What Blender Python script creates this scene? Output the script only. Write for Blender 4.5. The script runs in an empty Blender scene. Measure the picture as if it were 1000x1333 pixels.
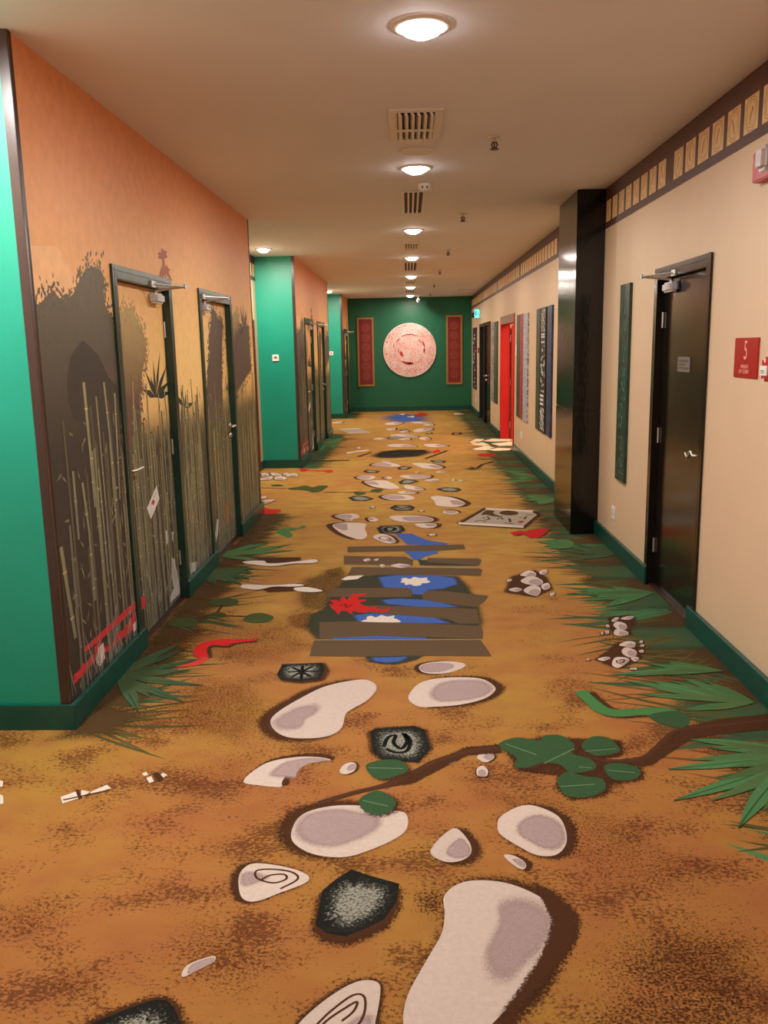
import bpy, bmesh, math, random
from mathutils import Vector, Matrix
from mathutils.geometry import tessellate_polygon
rnd = random.Random(7)
SC = bpy.context.scene
COL = SC.collection
XL, XR, XN, H, YW, YB = -1.528, 1.631, -2.06, 2.872, 22.489, -4.0
EYE = 1.643

def lin(c):
    return tuple(((v/255)/12.92 if v/255 <= .04045 else ((v/255+.055)/1.055)**2.4) for v in c)

# ---------------------------------------------------------------- materials
def new_mat(name):
    m = bpy.data.materials.new(name); m.use_nodes = True
    nt = m.node_tree; nt.nodes.clear()
    out = nt.nodes.new('ShaderNodeOutputMaterial'); b = nt.nodes.new('ShaderNodeBsdfPrincipled')
    nt.links.new(b.outputs[0], out.inputs[0])
    return m, nt, b, out
def N(nt, t, **kw):
    n = nt.nodes.new(t)
    for k, v in kw.items(): setattr(n, k, v)
    return n
def coords(nt, scale=(1,1,1)):
    tc = N(nt,'ShaderNodeTexCoord'); mp = N(nt,'ShaderNodeMapping'); mp.inputs['Scale'].default_value = scale
    nt.links.new(tc.outputs['Object'], mp.inputs[0]); return mp.outputs[0]
def noise(nt, vec, scale, detail=3, rough=.55):
    n = N(nt,'ShaderNodeTexNoise'); n.inputs['Scale'].default_value = scale; n.inputs['Detail'].default_value = detail
    n.inputs['Roughness'].default_value = rough; nt.links.new(vec, n.inputs['Vector']); return n.outputs['Fac']
def ramp(nt, fac, stops):
    r = N(nt,'ShaderNodeValToRGB'); e = r.color_ramp.elements
    while len(e) < len(stops): e.new(.5)
    for el, (p, c) in zip(e, stops):
        el.position = p; el.color = (*c, 1) if len(c) == 3 else c
    nt.links.new(fac, r.inputs[0]); return r.outputs[0]
def mix(nt, fac, a, b, mode='MIX'):
    m = N(nt,'ShaderNodeMix', data_type='RGBA', blend_type=mode)
    for sock, v in ((m.inputs[0], fac), (m.inputs[6], a), (m.inputs[7], b)):
        if hasattr(v,'is_linked') or hasattr(v,'links'): nt.links.new(v, sock)
        elif isinstance(v,(int,float)): sock.default_value = v
        else: sock.default_value = (*v,1)
    return m.outputs[2]
def math_(nt, op, a, b=0., c=0., clamp=False):
    m = N(nt,'ShaderNodeMath', operation=op); m.use_clamp = clamp
    for i, v in enumerate((a,b,c)):
        if isinstance(v,(int,float)): m.inputs[i].default_value = v
        else: nt.links.new(v, m.inputs[i])
    return m.outputs[0]
def bump(nt, b, h, strength=.2, dist=.01):
    n = N(nt,'ShaderNodeBump'); n.inputs['Strength'].default_value = strength; n.inputs['Distance'].default_value = dist
    nt.links.new(h, n.inputs['Height']); nt.links.new(n.outputs[0], b.inputs['Normal'])
def plain(name, c, rough=.5, var=.06, scale=8, metal=0, bmp=0, bscale=40, bs=(1,1,1), coat=0, spec=.5):
    m, nt, b, o = new_mat(name); l = lin(c); v = coords(nt, bs)
    f = noise(nt, v, scale)
    lo = tuple(x*(1-var) for x in l); hi = tuple(min(1,x*(1+var)) for x in l)
    nt.links.new(ramp(nt, f, [(.3,lo),(.7,hi)]), b.inputs['Base Color'])
    b.inputs['Roughness'].default_value = rough; b.inputs['Metallic'].default_value = metal
    b.inputs['Specular IOR Level'].default_value = spec
    if coat: b.inputs['Coat Weight'].default_value = coat; b.inputs['Coat Roughness'].default_value = .05
    if bmp: bump(nt, b, noise(nt, v, bscale, 2), bmp)
    return m
def emit(name, c, s):
    m, nt, b, o = new_mat(name)
    b.inputs['Base Color'].default_value = (*c,1); b.inputs['Emission Color'].default_value = (*c,1)
    b.inputs['Emission Strength'].default_value = s; return m

def print_mat(name, rough, spec, fine, fine_amt, soft, slope=4., gain=1.):
    """ink printed on a carpet or wallpaper: colour from the printed design, grain from the weave"""
    m, nt, b, o = new_mat(name); v = coords(nt)
    a = N(nt,'ShaderNodeVertexColor', layer_name='col')
    g = noise(nt, v, fine, 2, .7); g2 = noise(nt, v, fine*.13, 3)
    k = math_(nt,'MULTIPLY_ADD', g, fine_amt*2, gain-fine_amt); k2 = math_(nt,'MULTIPLY_ADD', g2, .3, .85)
    kk = math_(nt,'MULTIPLY', k, k2)
    cc = N(nt,'ShaderNodeCombineColor')
    for i in range(3): nt.links.new(kk, cc.inputs[i])
    c = mix(nt, 1., a.outputs['Color'], cc.outputs[0], 'MULTIPLY')
    nt.links.new(c, b.inputs['Base Color']); b.inputs['Roughness'].default_value = rough
    b.inputs['Specular IOR Level'].default_value = spec
    if soft:
        t = N(nt,'ShaderNodeBsdfTransparent'); ms = N(nt,'ShaderNodeMixShader')
        n1 = noise(nt, coords(nt, (1,1.3,1)), soft, 5, .75)
        n2 = math_(nt,'MULTIPLY_ADD', n1, 2.2, -.6, clamp=True)
        s = math_(nt,'SUBTRACT', a.outputs['Alpha'], n2)
        s = math_(nt,'MULTIPLY_ADD', s, slope, .5, clamp=True)
        nt.links.new(s, ms.inputs[0]); nt.links.new(t.outputs[0], ms.inputs[1]); nt.links.new(b.outputs[0], ms.inputs[2])
        nt.links.new(ms.outputs[0], o.inputs[0])
    return m
M = {}
M['carpet_ink'] = print_mat('carpet_ink', .95, .08, 420, .16, 0, 1, .84)
M['carpet_ink_soft'] = print_mat('carpet_ink_soft', .95, .08, 420, .16, 110, 3., .84)
M['carpet_blend_ink_soft'] = print_mat('carpet_blend_ink_soft', .95, .08, 420, .16, 260, 1.3, .84)
M['paper_ink'] = print_mat('paper_ink', .5, .3, 120, .04, 0)
M['paper_ink_soft'] = print_mat('paper_ink_soft', .5, .3, 120, .04, 90)
def carpet():
    m, nt, b, o = new_mat('patterned_carpet'); v = coords(nt)
    sep = N(nt,'ShaderNodeSeparateXYZ'); nt.links.new(v, sep.inputs[0])
    big = noise(nt, v, .75, 3); med = noise(nt, coords(nt,(1,1.4,1)), 4.5, 4)
    c = ramp(nt, big, [(.36,lin((168,106,62))),(.5,lin((170,119,60))),(.64,lin((168,127,57)))])
    c2 = ramp(nt, big, [(.36,lin((178,130,68))),(.5,lin((182,140,70))),(.64,lin((186,150,74)))])
    far = N(nt,'ShaderNodeMapRange'); nt.links.new(sep.outputs[1], far.inputs[0])
    far.inputs[1].default_value = 3.2; far.inputs[2].default_value = 7.
    c = mix(nt, far.outputs[0], c, c2)
    c = mix(nt, math_(nt,'MULTIPLY_ADD', med, 1.6, -.62, clamp=True), c, lin((154,92,56)))
    sp = noise(nt, coords(nt,(1,1.4,1)), 62, 5, .75); mask = noise(nt, coords(nt,(1,1.2,1)), 3.1, 4)
    mm = math_(nt,'MULTIPLY_ADD', mask, 2.9, -1.13)
    less = math_(nt,'MULTIPLY', far.outputs[0], -.16)
    d = math_(nt,'ADD', math_(nt,'ADD', sp, math_(nt,'MULTIPLY', mm, .28)), less)
    d = math_(nt,'MULTIPLY_ADD', d, 20, -12.7, clamp=True)
    c = mix(nt, math_(nt,'MULTIPLY', d, .8), c, lin((92,50,30)))
    g = noise(nt, v, 420, 2, .7); k = math_(nt,'MULTIPLY_ADD', g, .34, .70)
    cc = N(nt,'ShaderNodeCombineColor')
    for i in range(3): nt.links.new(k, cc.inputs[i])
    nt.links.new(mix(nt, 1., c, cc.outputs[0], 'MULTIPLY'), b.inputs['Base Color'])
    b.inputs['Roughness'].default_value = .95; b.inputs['Specular IOR Level'].default_value = .08
    return m
M['carpet'] = carpet()
M['ceiling'] = plain('ceiling_paint', (232,230,238), .75, .02, 2)
M['cream'] = plain('cream_wallpaper', (224,195,160), .5, .025, 3, bmp=.05, bscale=160)
M['green'] = plain('green_wall_paint', (20,150,126), .42, .04, 3, bmp=.04, bscale=120)
M['endgreen'] = plain('deep_green_wall_paint', (16,100,68), .45, .04, 3)
M['skirt'] = plain('dark_green_gloss_paint', (16,76,66), .3, .12, 12, bmp=.06, bscale=30)
M['dframe'] = plain('dark_green_door_paint', (34,62,52), .28, .15, 10, bmp=.08, bscale=30)
M['trim'] = plain('dark_bronze_trim', (62,46,44), .28, .1, 10)
M['trimdark'] = plain('dark_brown_trim', (56,32,24), .4, .1, 10)
M['frieze'] = plain('dark_brown_frieze_paper', (84,48,36), .5, .06, 14)
M['friezepanel'] = plain('tan_frieze_panel', (240,204,146), .55, .1, 26)
M['friezeline'] = plain('tan_engraving', (176,134,84), .6, .1, 30)
M['black'] = plain('black_lacquer', (13,11,9), .13, .3, 5, bmp=.13, bscale=14, bs=(3,3,1))
M['door_black'] = plain('black_door_lacquer', (24,19,15), .16, .3, 5, bmp=.1, bscale=6)
M['void'] = plain('matt_black_paint', (10,9,8), .6, .1, 5)  # dull near-black of the farthest door and a few small fittings
M['steel'] = plain('brushed_steel', (214,212,208), .42, .05, 40, metal=1)
M['closer'] = plain('silver_grey_enamel', (205,203,205), .35, .03, 30)
M['white'] = plain('white_plastic', (240,236,228), .4, .02, 20)
M['vent'] = plain('white_vent_enamel', (236,228,222), .45, .02, 20)
M['ventdark'] = plain('dark_duct', (78,68,62), .8, .1, 20)
M['red'] = plain('red_plastic', (188,26,30), .35, .05, 20)
M['signred'] = plain('sign_red_acrylic', (176,22,26), .25, .05, 10)
M['signpink'] = plain('sign_pink_lettering', (246,170,160), .5, .03, 20)
M['reddoor'] = plain('red_door_paint', (190,18,24), .35, .06, 8)
M['darkreddoor'] = plain('dark_red_door_paint', (110,28,28), .4, .08, 8)
M['browndoor'] = plain('brown_door_frame_paint', (150,106,84), .45, .1, 12)
M['gold'] = plain('gold_frame_paint', (168,122,58), .4, .1, 20)
M['banner'] = plain('brick_red_banner', (128,30,26), .55, .08, 20)
M['motif'] = plain('faded_red_motif', (160,66,58), .55, .08, 20)
M['plate'] = plain('grey_label_plate', (120,112,104), .4, .1, 40)
M['plateink'] = plain('dark_label_ink', (66,60,55), .5, .1, 40)
M['lens_near'] = emit('lit_lamp_lens_cool', (1,.96,.92), 34)
M['lens'] = emit('lit_lamp_lens_warm', (1,.92,.8), 30)
M['exit'] = emit('lit_teal_sign', (.12,.85,.75), 1.6)
M['glass'] = None
def glass():
    m, nt, b, o = new_mat('clear_strobe_lens'); b.inputs['Base Color'].default_value = (.9,.86,.86,1)
    b.inputs['Roughness'].default_value = .12; b.inputs['Transmission Weight'].default_value = .55
    bump(nt, b, noise(nt, coords(nt), 120, 2), .4, .004); return m
M['glass'] = glass()
def speck(name, a, c, scale, bs, lo=.45, hi=.55, rough=.45):
    m, nt, b, o = new_mat(name); v = coords(nt, bs)
    nt.links.new(ramp(nt, noise(nt, v, scale, 4, .65), [(lo,lin(a)),(hi,lin(c))]), b.inputs['Base Color'])
    b.inputs['Roughness'].default_value = rough; return m
M['pgreen'] = speck('dark_green_carved_panel', (20,52,42), (40,76,62), 7, (1,1,1), .4, .66, .4)
M['pgreenlt'] = plain('pale_green_carving', (72,112,94), .5, .1, 30)
M['pforest'] = speck('forest_green_panel', (34,52,36), (52,74,50), 14, (1,1,.6))
M['pred'] = speck('crimson_panel', (140,34,38), (176,58,58), 16, (1,1,.6))
M['pice'] = speck('frosted_blue_white_panel', (110,116,150), (214,214,222), 46, (1,1.4,.5))
M['pgrey'] = speck('grey_white_bark_panel', (62,60,62), (196,190,184), 22, (1,1.6,.8))
M['pnavy'] = speck('navy_panel', (18,30,66), (50,74,122), 9, (1,1,1), .4, .68)
M['pblack'] = plain('black_panel', (24,22,24), .45, .1, 20)
M['pwhite'] = plain('white_panel_ink', (226,220,210), .5, .04, 30)
M['pblue'] = speck('blue_black_panel', (16,20,40), (70,80,110), 30, (1,1,.5), .55, .66)
def medal():
    m, nt, b, o = new_mat('red_and_pink_medallion_print'); v = coords(nt)
    n1 = noise(nt, v, 34, 5, .75); n2 = noise(nt, v, 4.5, 3)
    d = N(nt,'ShaderNodeVectorMath', operation='LENGTH'); nt.links.new(v, d.inputs[0])
    w = math_(nt,'SINE', math_(nt,'MULTIPLY', d.outputs['Value'], 46.))
    f = math_(nt,'ADD', n1, math_(nt,'MULTIPLY_ADD', w, .012, 0)); f = math_(nt,'ADD', f, math_(nt,'MULTIPLY_ADD', n2, .3, -.16))
    c = ramp(nt, f, [(.33,lin((214,84,84))),(.44,lin((236,164,156))),(.55,lin((246,222,212)))])
    nt.links.new(c, b.inputs['Base Color']); b.inputs['Roughness'].default_value = .5; return m
M['medal'] = medal()
M['medalrim'] = plain('pale_pink_rim', (238,214,202), .5, .04, 20)
M['medalred'] = plain('medallion_red_ink', (188,44,48), .5, .1, 30)

# ---------------------------------------------------------------- mesh builder
def wpos(o):
    p = Vector(o.location)
    while o.parent: o = o.parent; p += Vector(o.location)
    return p
class MB:
    def __init__(s): s.v=[]; s.f=[]; s.mi=[]; s.col=[]; s.mats=[]
    def mid(s, key):
        if key not in s.mats: s.mats.append(key)
        return s.mats.index(key)
    def face(s, pts, key, cols=None):
        i = len(s.v); s.v += [tuple(p) for p in pts]; s.col += (cols or [(1,1,1,1)]*len(pts))
        s.f.append(tuple(range(i, i+len(pts)))); s.mi.append(s.mid(key))
    def tri(s, verts, faces, key, cols=None):
        i = len(s.v); s.v += [tuple(p) for p in verts]; s.col += (cols or [(1,1,1,1)]*len(verts)); k = s.mid(key)
        for f in faces: s.f.append(tuple(i+a for a in f)); s.mi.append(k)
    def box(s, a, b, key):
        x0,x1 = sorted((a[0],b[0])); y0,y1 = sorted((a[1],b[1])); z0,z1 = sorted((a[2],b[2]))
        v = [(x,y,z) for x in (x0,x1) for y in (y0,y1) for z in (z0,z1)]
        s.tri(v, [(0,1,3,2),(4,6,7,5),(0,4,5,1),(2,3,7,6),(0,2,6,4),(1,5,7,3)], key); return s
    def tube(s, path, r, key, n=10, cap=True):
        path = [Vector(p) for p in path]; rings = []; up = None
        for i, p in enumerate(path):
            t = (path[min(i+1,len(path)-1)]-path[max(i-1,0)]).normalized()
            if up is None: up = t.orthogonal().normalized()
            up = (up - t*up.dot(t)).normalized(); sd = t.cross(up)
            rr = r[i] if isinstance(r,(list,tuple)) else r
            rings.append([p+(up*math.cos(2*math.pi*k/n)+sd*math.sin(2*math.pi*k/n))*rr for k in range(n)])
        v = [q for rg in rings for q in rg]; f = []
        for i in range(len(rings)-1):
            for k in range(n): f.append((i*n+k, i*n+(k+1)%n, (i+1)*n+(k+1)%n, (i+1)*n+k))
        if cap: f += [tuple(range(n-1,-1,-1)), tuple(range((len(rings)-1)*n, len(rings)*n))]
        s.tri(v, f, key); return s
    def lathe(s, prof, mat, key, n=32):
        v = []; f = []
        for (r, z) in prof: v += [mat @ Vector((r*math.cos(2*math.pi*k/n), r*math.sin(2*math.pi*k/n), z)) for k in range(n)]
        for i in range(len(prof)-1):
            for k in range(n): f.append((i*n+k, i*n+(k+1)%n, (i+1)*n+(k+1)%n, (i+1)*n+k))
        s.tri(v, f, key); return s
    def build(s, name, parent=None, bevel=0, smooth=False, origin=None):
        me = bpy.data.meshes.new(name); o0 = Vector(origin) if origin else Vector((0,0,0))
        me.from_pydata([Vector(p)-o0 for p in s.v], [], s.f)
        for k in s.mats: me.materials.append(M[k])
        me.polygons.foreach_set('material_index', s.mi)
        if any(k.endswith('ink') or k.endswith('soft') for k in s.mats):
            ca = me.color_attributes.new('col','FLOAT_COLOR','POINT'); ca.data.foreach_set('color',[x for c in s.col for x in c])
        me.update()
        if smooth: me.polygons.foreach_set('use_smooth',[True]*len(me.polygons))
        o = bpy.data.objects.new(name, me); COL.objects.link(o); o.location = o0
        if parent: o.parent = parent; o.location = o0 - wpos(parent)
        if bevel:
            bm = bmesh.new(); bm.from_mesh(me); bmesh.ops.remove_doubles(bm, verts=bm.verts, dist=1e-6)
            bmesh.ops.bevel(bm, geom=[e for e in bm.edges if len(e.link_faces)==2 and e.calc_face_angle(0)>.6], offset=bevel, segments=2, affect='EDGES', clamp_overlap=True)
            bm.to_mesh(me); bm.free()
        return o
def tag(o, label=None, cat=None, group=None, kind=None):
    for k, v in (('label',label),('category',cat),('group',group),('kind',kind)):
        if v: o[k] = v
    return o
def thing(name, loc, label, cat, group=None, kind=None):
    o = bpy.data.objects.new(name, None); COL.objects.link(o); o.location = loc; o.empty_display_size = .1
    return tag(o, label, cat, group, kind)
def children(o, pool): return [c for c in pool if c.parent == o]
def copy_tree(o, loc, label):
    pool = list(COL.objects); r = o.copy(); COL.objects.link(r); r.location = loc; r['label'] = label
    for ch in children(o, pool):
        c = ch.copy(); COL.objects.link(c); c.parent = r
        for g in children(ch, pool):
            d = g.copy(); COL.objects.link(d); d.parent = c
    return r
def tess(pts):
    return tessellate_polygon([[Vector((p[0],p[1],0)) for p in pts]])
def area2(p): return sum(p[i][0]*p[(i+1)%len(p)][1]-p[(i+1)%len(p)][0]*p[i][1] for i in range(len(p)))
def smooth_loop(p, k=4):
    n = len(p); out = []
    for i in range(n):
        a,b,c,d = (Vector(p[(i+j-1)%n]) for j in range(4))
        for t in range(k):
            t /= k; out.append(tuple(.5*((2*b)+(c-a)*t+(2*a-5*b+4*c-d)*t*t+(3*b-a-3*c+d)*t**3)))
    return out
def smooth_line(p, k=4):
    n = len(p); out = []
    for i in range(n-1):
        a,b,c,d = (Vector(p[max(0,min(n-1,i+j-1))]) for j in range(4))
        for t in range(k):
            t /= k; out.append(tuple(.5*((2*b)+(c-a)*t+(2*a-5*b+4*c-d)*t*t+(3*b-a-3*c+d)*t**3)))
    return out+[tuple(p[-1])]
def offset_loop(p, d):
    if area2(p) < 0: p = p[::-1]
    n = len(p); out = []
    for i in range(n):
        a, b, c = Vector(p[i-1]), Vector(p[i]), Vector(p[(i+1)%n])
        t = (c-a); t = t.normalized() if t.length > 1e-9 else Vector((1,0))
        out.append((b[0]+t[1]*d, b[1]-t[0]*d))
    return out

# ---------------------------------------------------------------- printed carpet
C = dict(dirt=(84,44,24),rust=(116,60,30),grit=(84,62,36),deep=(62,62,48),blue=(70,100,172),plank=(100,80,58),planklt=(150,128,88),
 white=(226,212,196),red=(200,40,38),darkred=(150,26,28),redlt=(206,66,52),umber=(78,48,30),black=(22,22,20),soot=(48,40,28),
 vine=(84,54,36),ivy=(58,88,56),ivylt=(104,132,96),ivydk=(70,80,42),snake=(74,128,72),bone=(222,206,192),map=(178,162,146),mapred=(160,70,56),
 slab=(232,206,178),fern=(80,128,80),ferndk=(66,92,62),rustic=(110,80,48),cream=(214,194,181),mauve=(176,152,148),tile=(34,34,30),tilelt=(158,156,142),olive=(88,84,46))
C = {k: lin(v) for k, v in C.items()}
fb = MB()
fb.face([(-4,YB,0),(4.2,YB,0),(4.2,YW+.15,0),(-4,YW+.15,0)],'carpet')
zl = [3e-4, 5e-6]
def nz(): zl[0] += zl[1]; return zl[0]
def lerp(a, b, t): return tuple(x+(y-x)*t for x, y in zip(a, b))
def lerp2(a, b, t): return (a[0]+(b[0]-a[0])*t, a[1]+(b[1]-a[1])*t)
def fpoly(p, c, cov=1., key='carpet_ink'):
    z = nz(); fb.tri([(a[0],a[1],z) for a in p], tess(p), key, [(*c,cov)]*len(p))
def fsoft(p, c, w, cov=1., key='carpet_ink_soft', a=1., b=1.1):
    """fuzzy-edged patch of ink"""
    if area2(p) < 0: p = p[::-1]
    z = nz(); n = len(p); cx = sum(q[0] for q in p)/n; cy = sum(q[1] for q in p)/n; rad = sum(math.dist(q,(cx,cy)) for q in p)/n
    k = max(.3, 1-w*a/max(rad,1e-4)); inn = [(cx+(q[0]-cx)*k, cy+(q[1]-cy)*k) for q in p]; out = offset_loop(p, w*b)
    fb.tri([(a[0],a[1],z) for a in inn], tess(inn), key, [(*c,cov)]*n)
    fb.tri([(a[0],a[1],z+1e-6) for a in inn+out], [(i,(i+1)%n,n+(i+1)%n,n+i)[::-1] for i in range(n)], key, [(*c,cov)]*n+[(*c,0)]*n)
def fleaf(b, t, w, c, bend=.0, rib=True):
    b, t = Vector(b), Vector(t); d = t-b; L = d.length
    if L < 1e-4: return
    s = Vector((-d.y,d.x))/L; n = 9; up = []; dn = []; mid = []
    for i in range(n+1):
        u = i/n; ww = w*.5*(math.sin(math.pi*min(1,.12+u*.88)**1.25)+.02); m = b+d*u+s*(bend*math.sin(math.pi*u)*L)
        mid.append(m); up.append(m+s*ww); dn.append(m-s*ww)
    p = [tuple(q) for q in up+dn[::-1]]; k = rnd.uniform(.82,1.12); z = nz()
    fb.tri([(a[0],a[1],z) for a in p], [(i,i+1,2*n-i,2*n+1-i) for i in range(n)], 'carpet_ink', [(*(x*k for x in c),1)]*len(p))
    if rib and w > .04: fline(mid, w*.09, tuple(x*.45 for x in c))
def fline(p, w, c, key='carpet_ink'):
    p = [Vector(a) for a in p]; n = len(p); A = []; B = []
    for i in range(n):
        t = p[min(i+1,n-1)]-p[max(i-1,0)]; t = t.normalized() if t.length > 1e-9 else Vector((1,0)); s = Vector((-t.y,t.x))*w*.5
        A.append(p[i]+s); B.append(p[i]-s)
    z = nz(); fb.tri([(a[0],a[1],z) for a in A+B], [(i,i+1,n+i+1,n+i) for i in range(n-1)], key, [(*c,1)]*(2*n))
def ftuft(b, dirv, L, spread, n, c, w=.03):
    zl[1] = 3e-7
    for k in range(n):
        a = math.atan2(dirv[1],dirv[0])+rnd.uniform(-spread,spread); l = L*rnd.uniform(.45,1.05)
        o = (b[0]+rnd.uniform(-.06,.06), b[1]+rnd.uniform(-.12,.12))
        fleaf(o, (o[0]+math.cos(a)*l, o[1]+math.sin(a)*l), w*rnd.uniform(.6,1.3), c, rnd.uniform(-.08,.08), False)
    zl[1] = 5e-6
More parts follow.
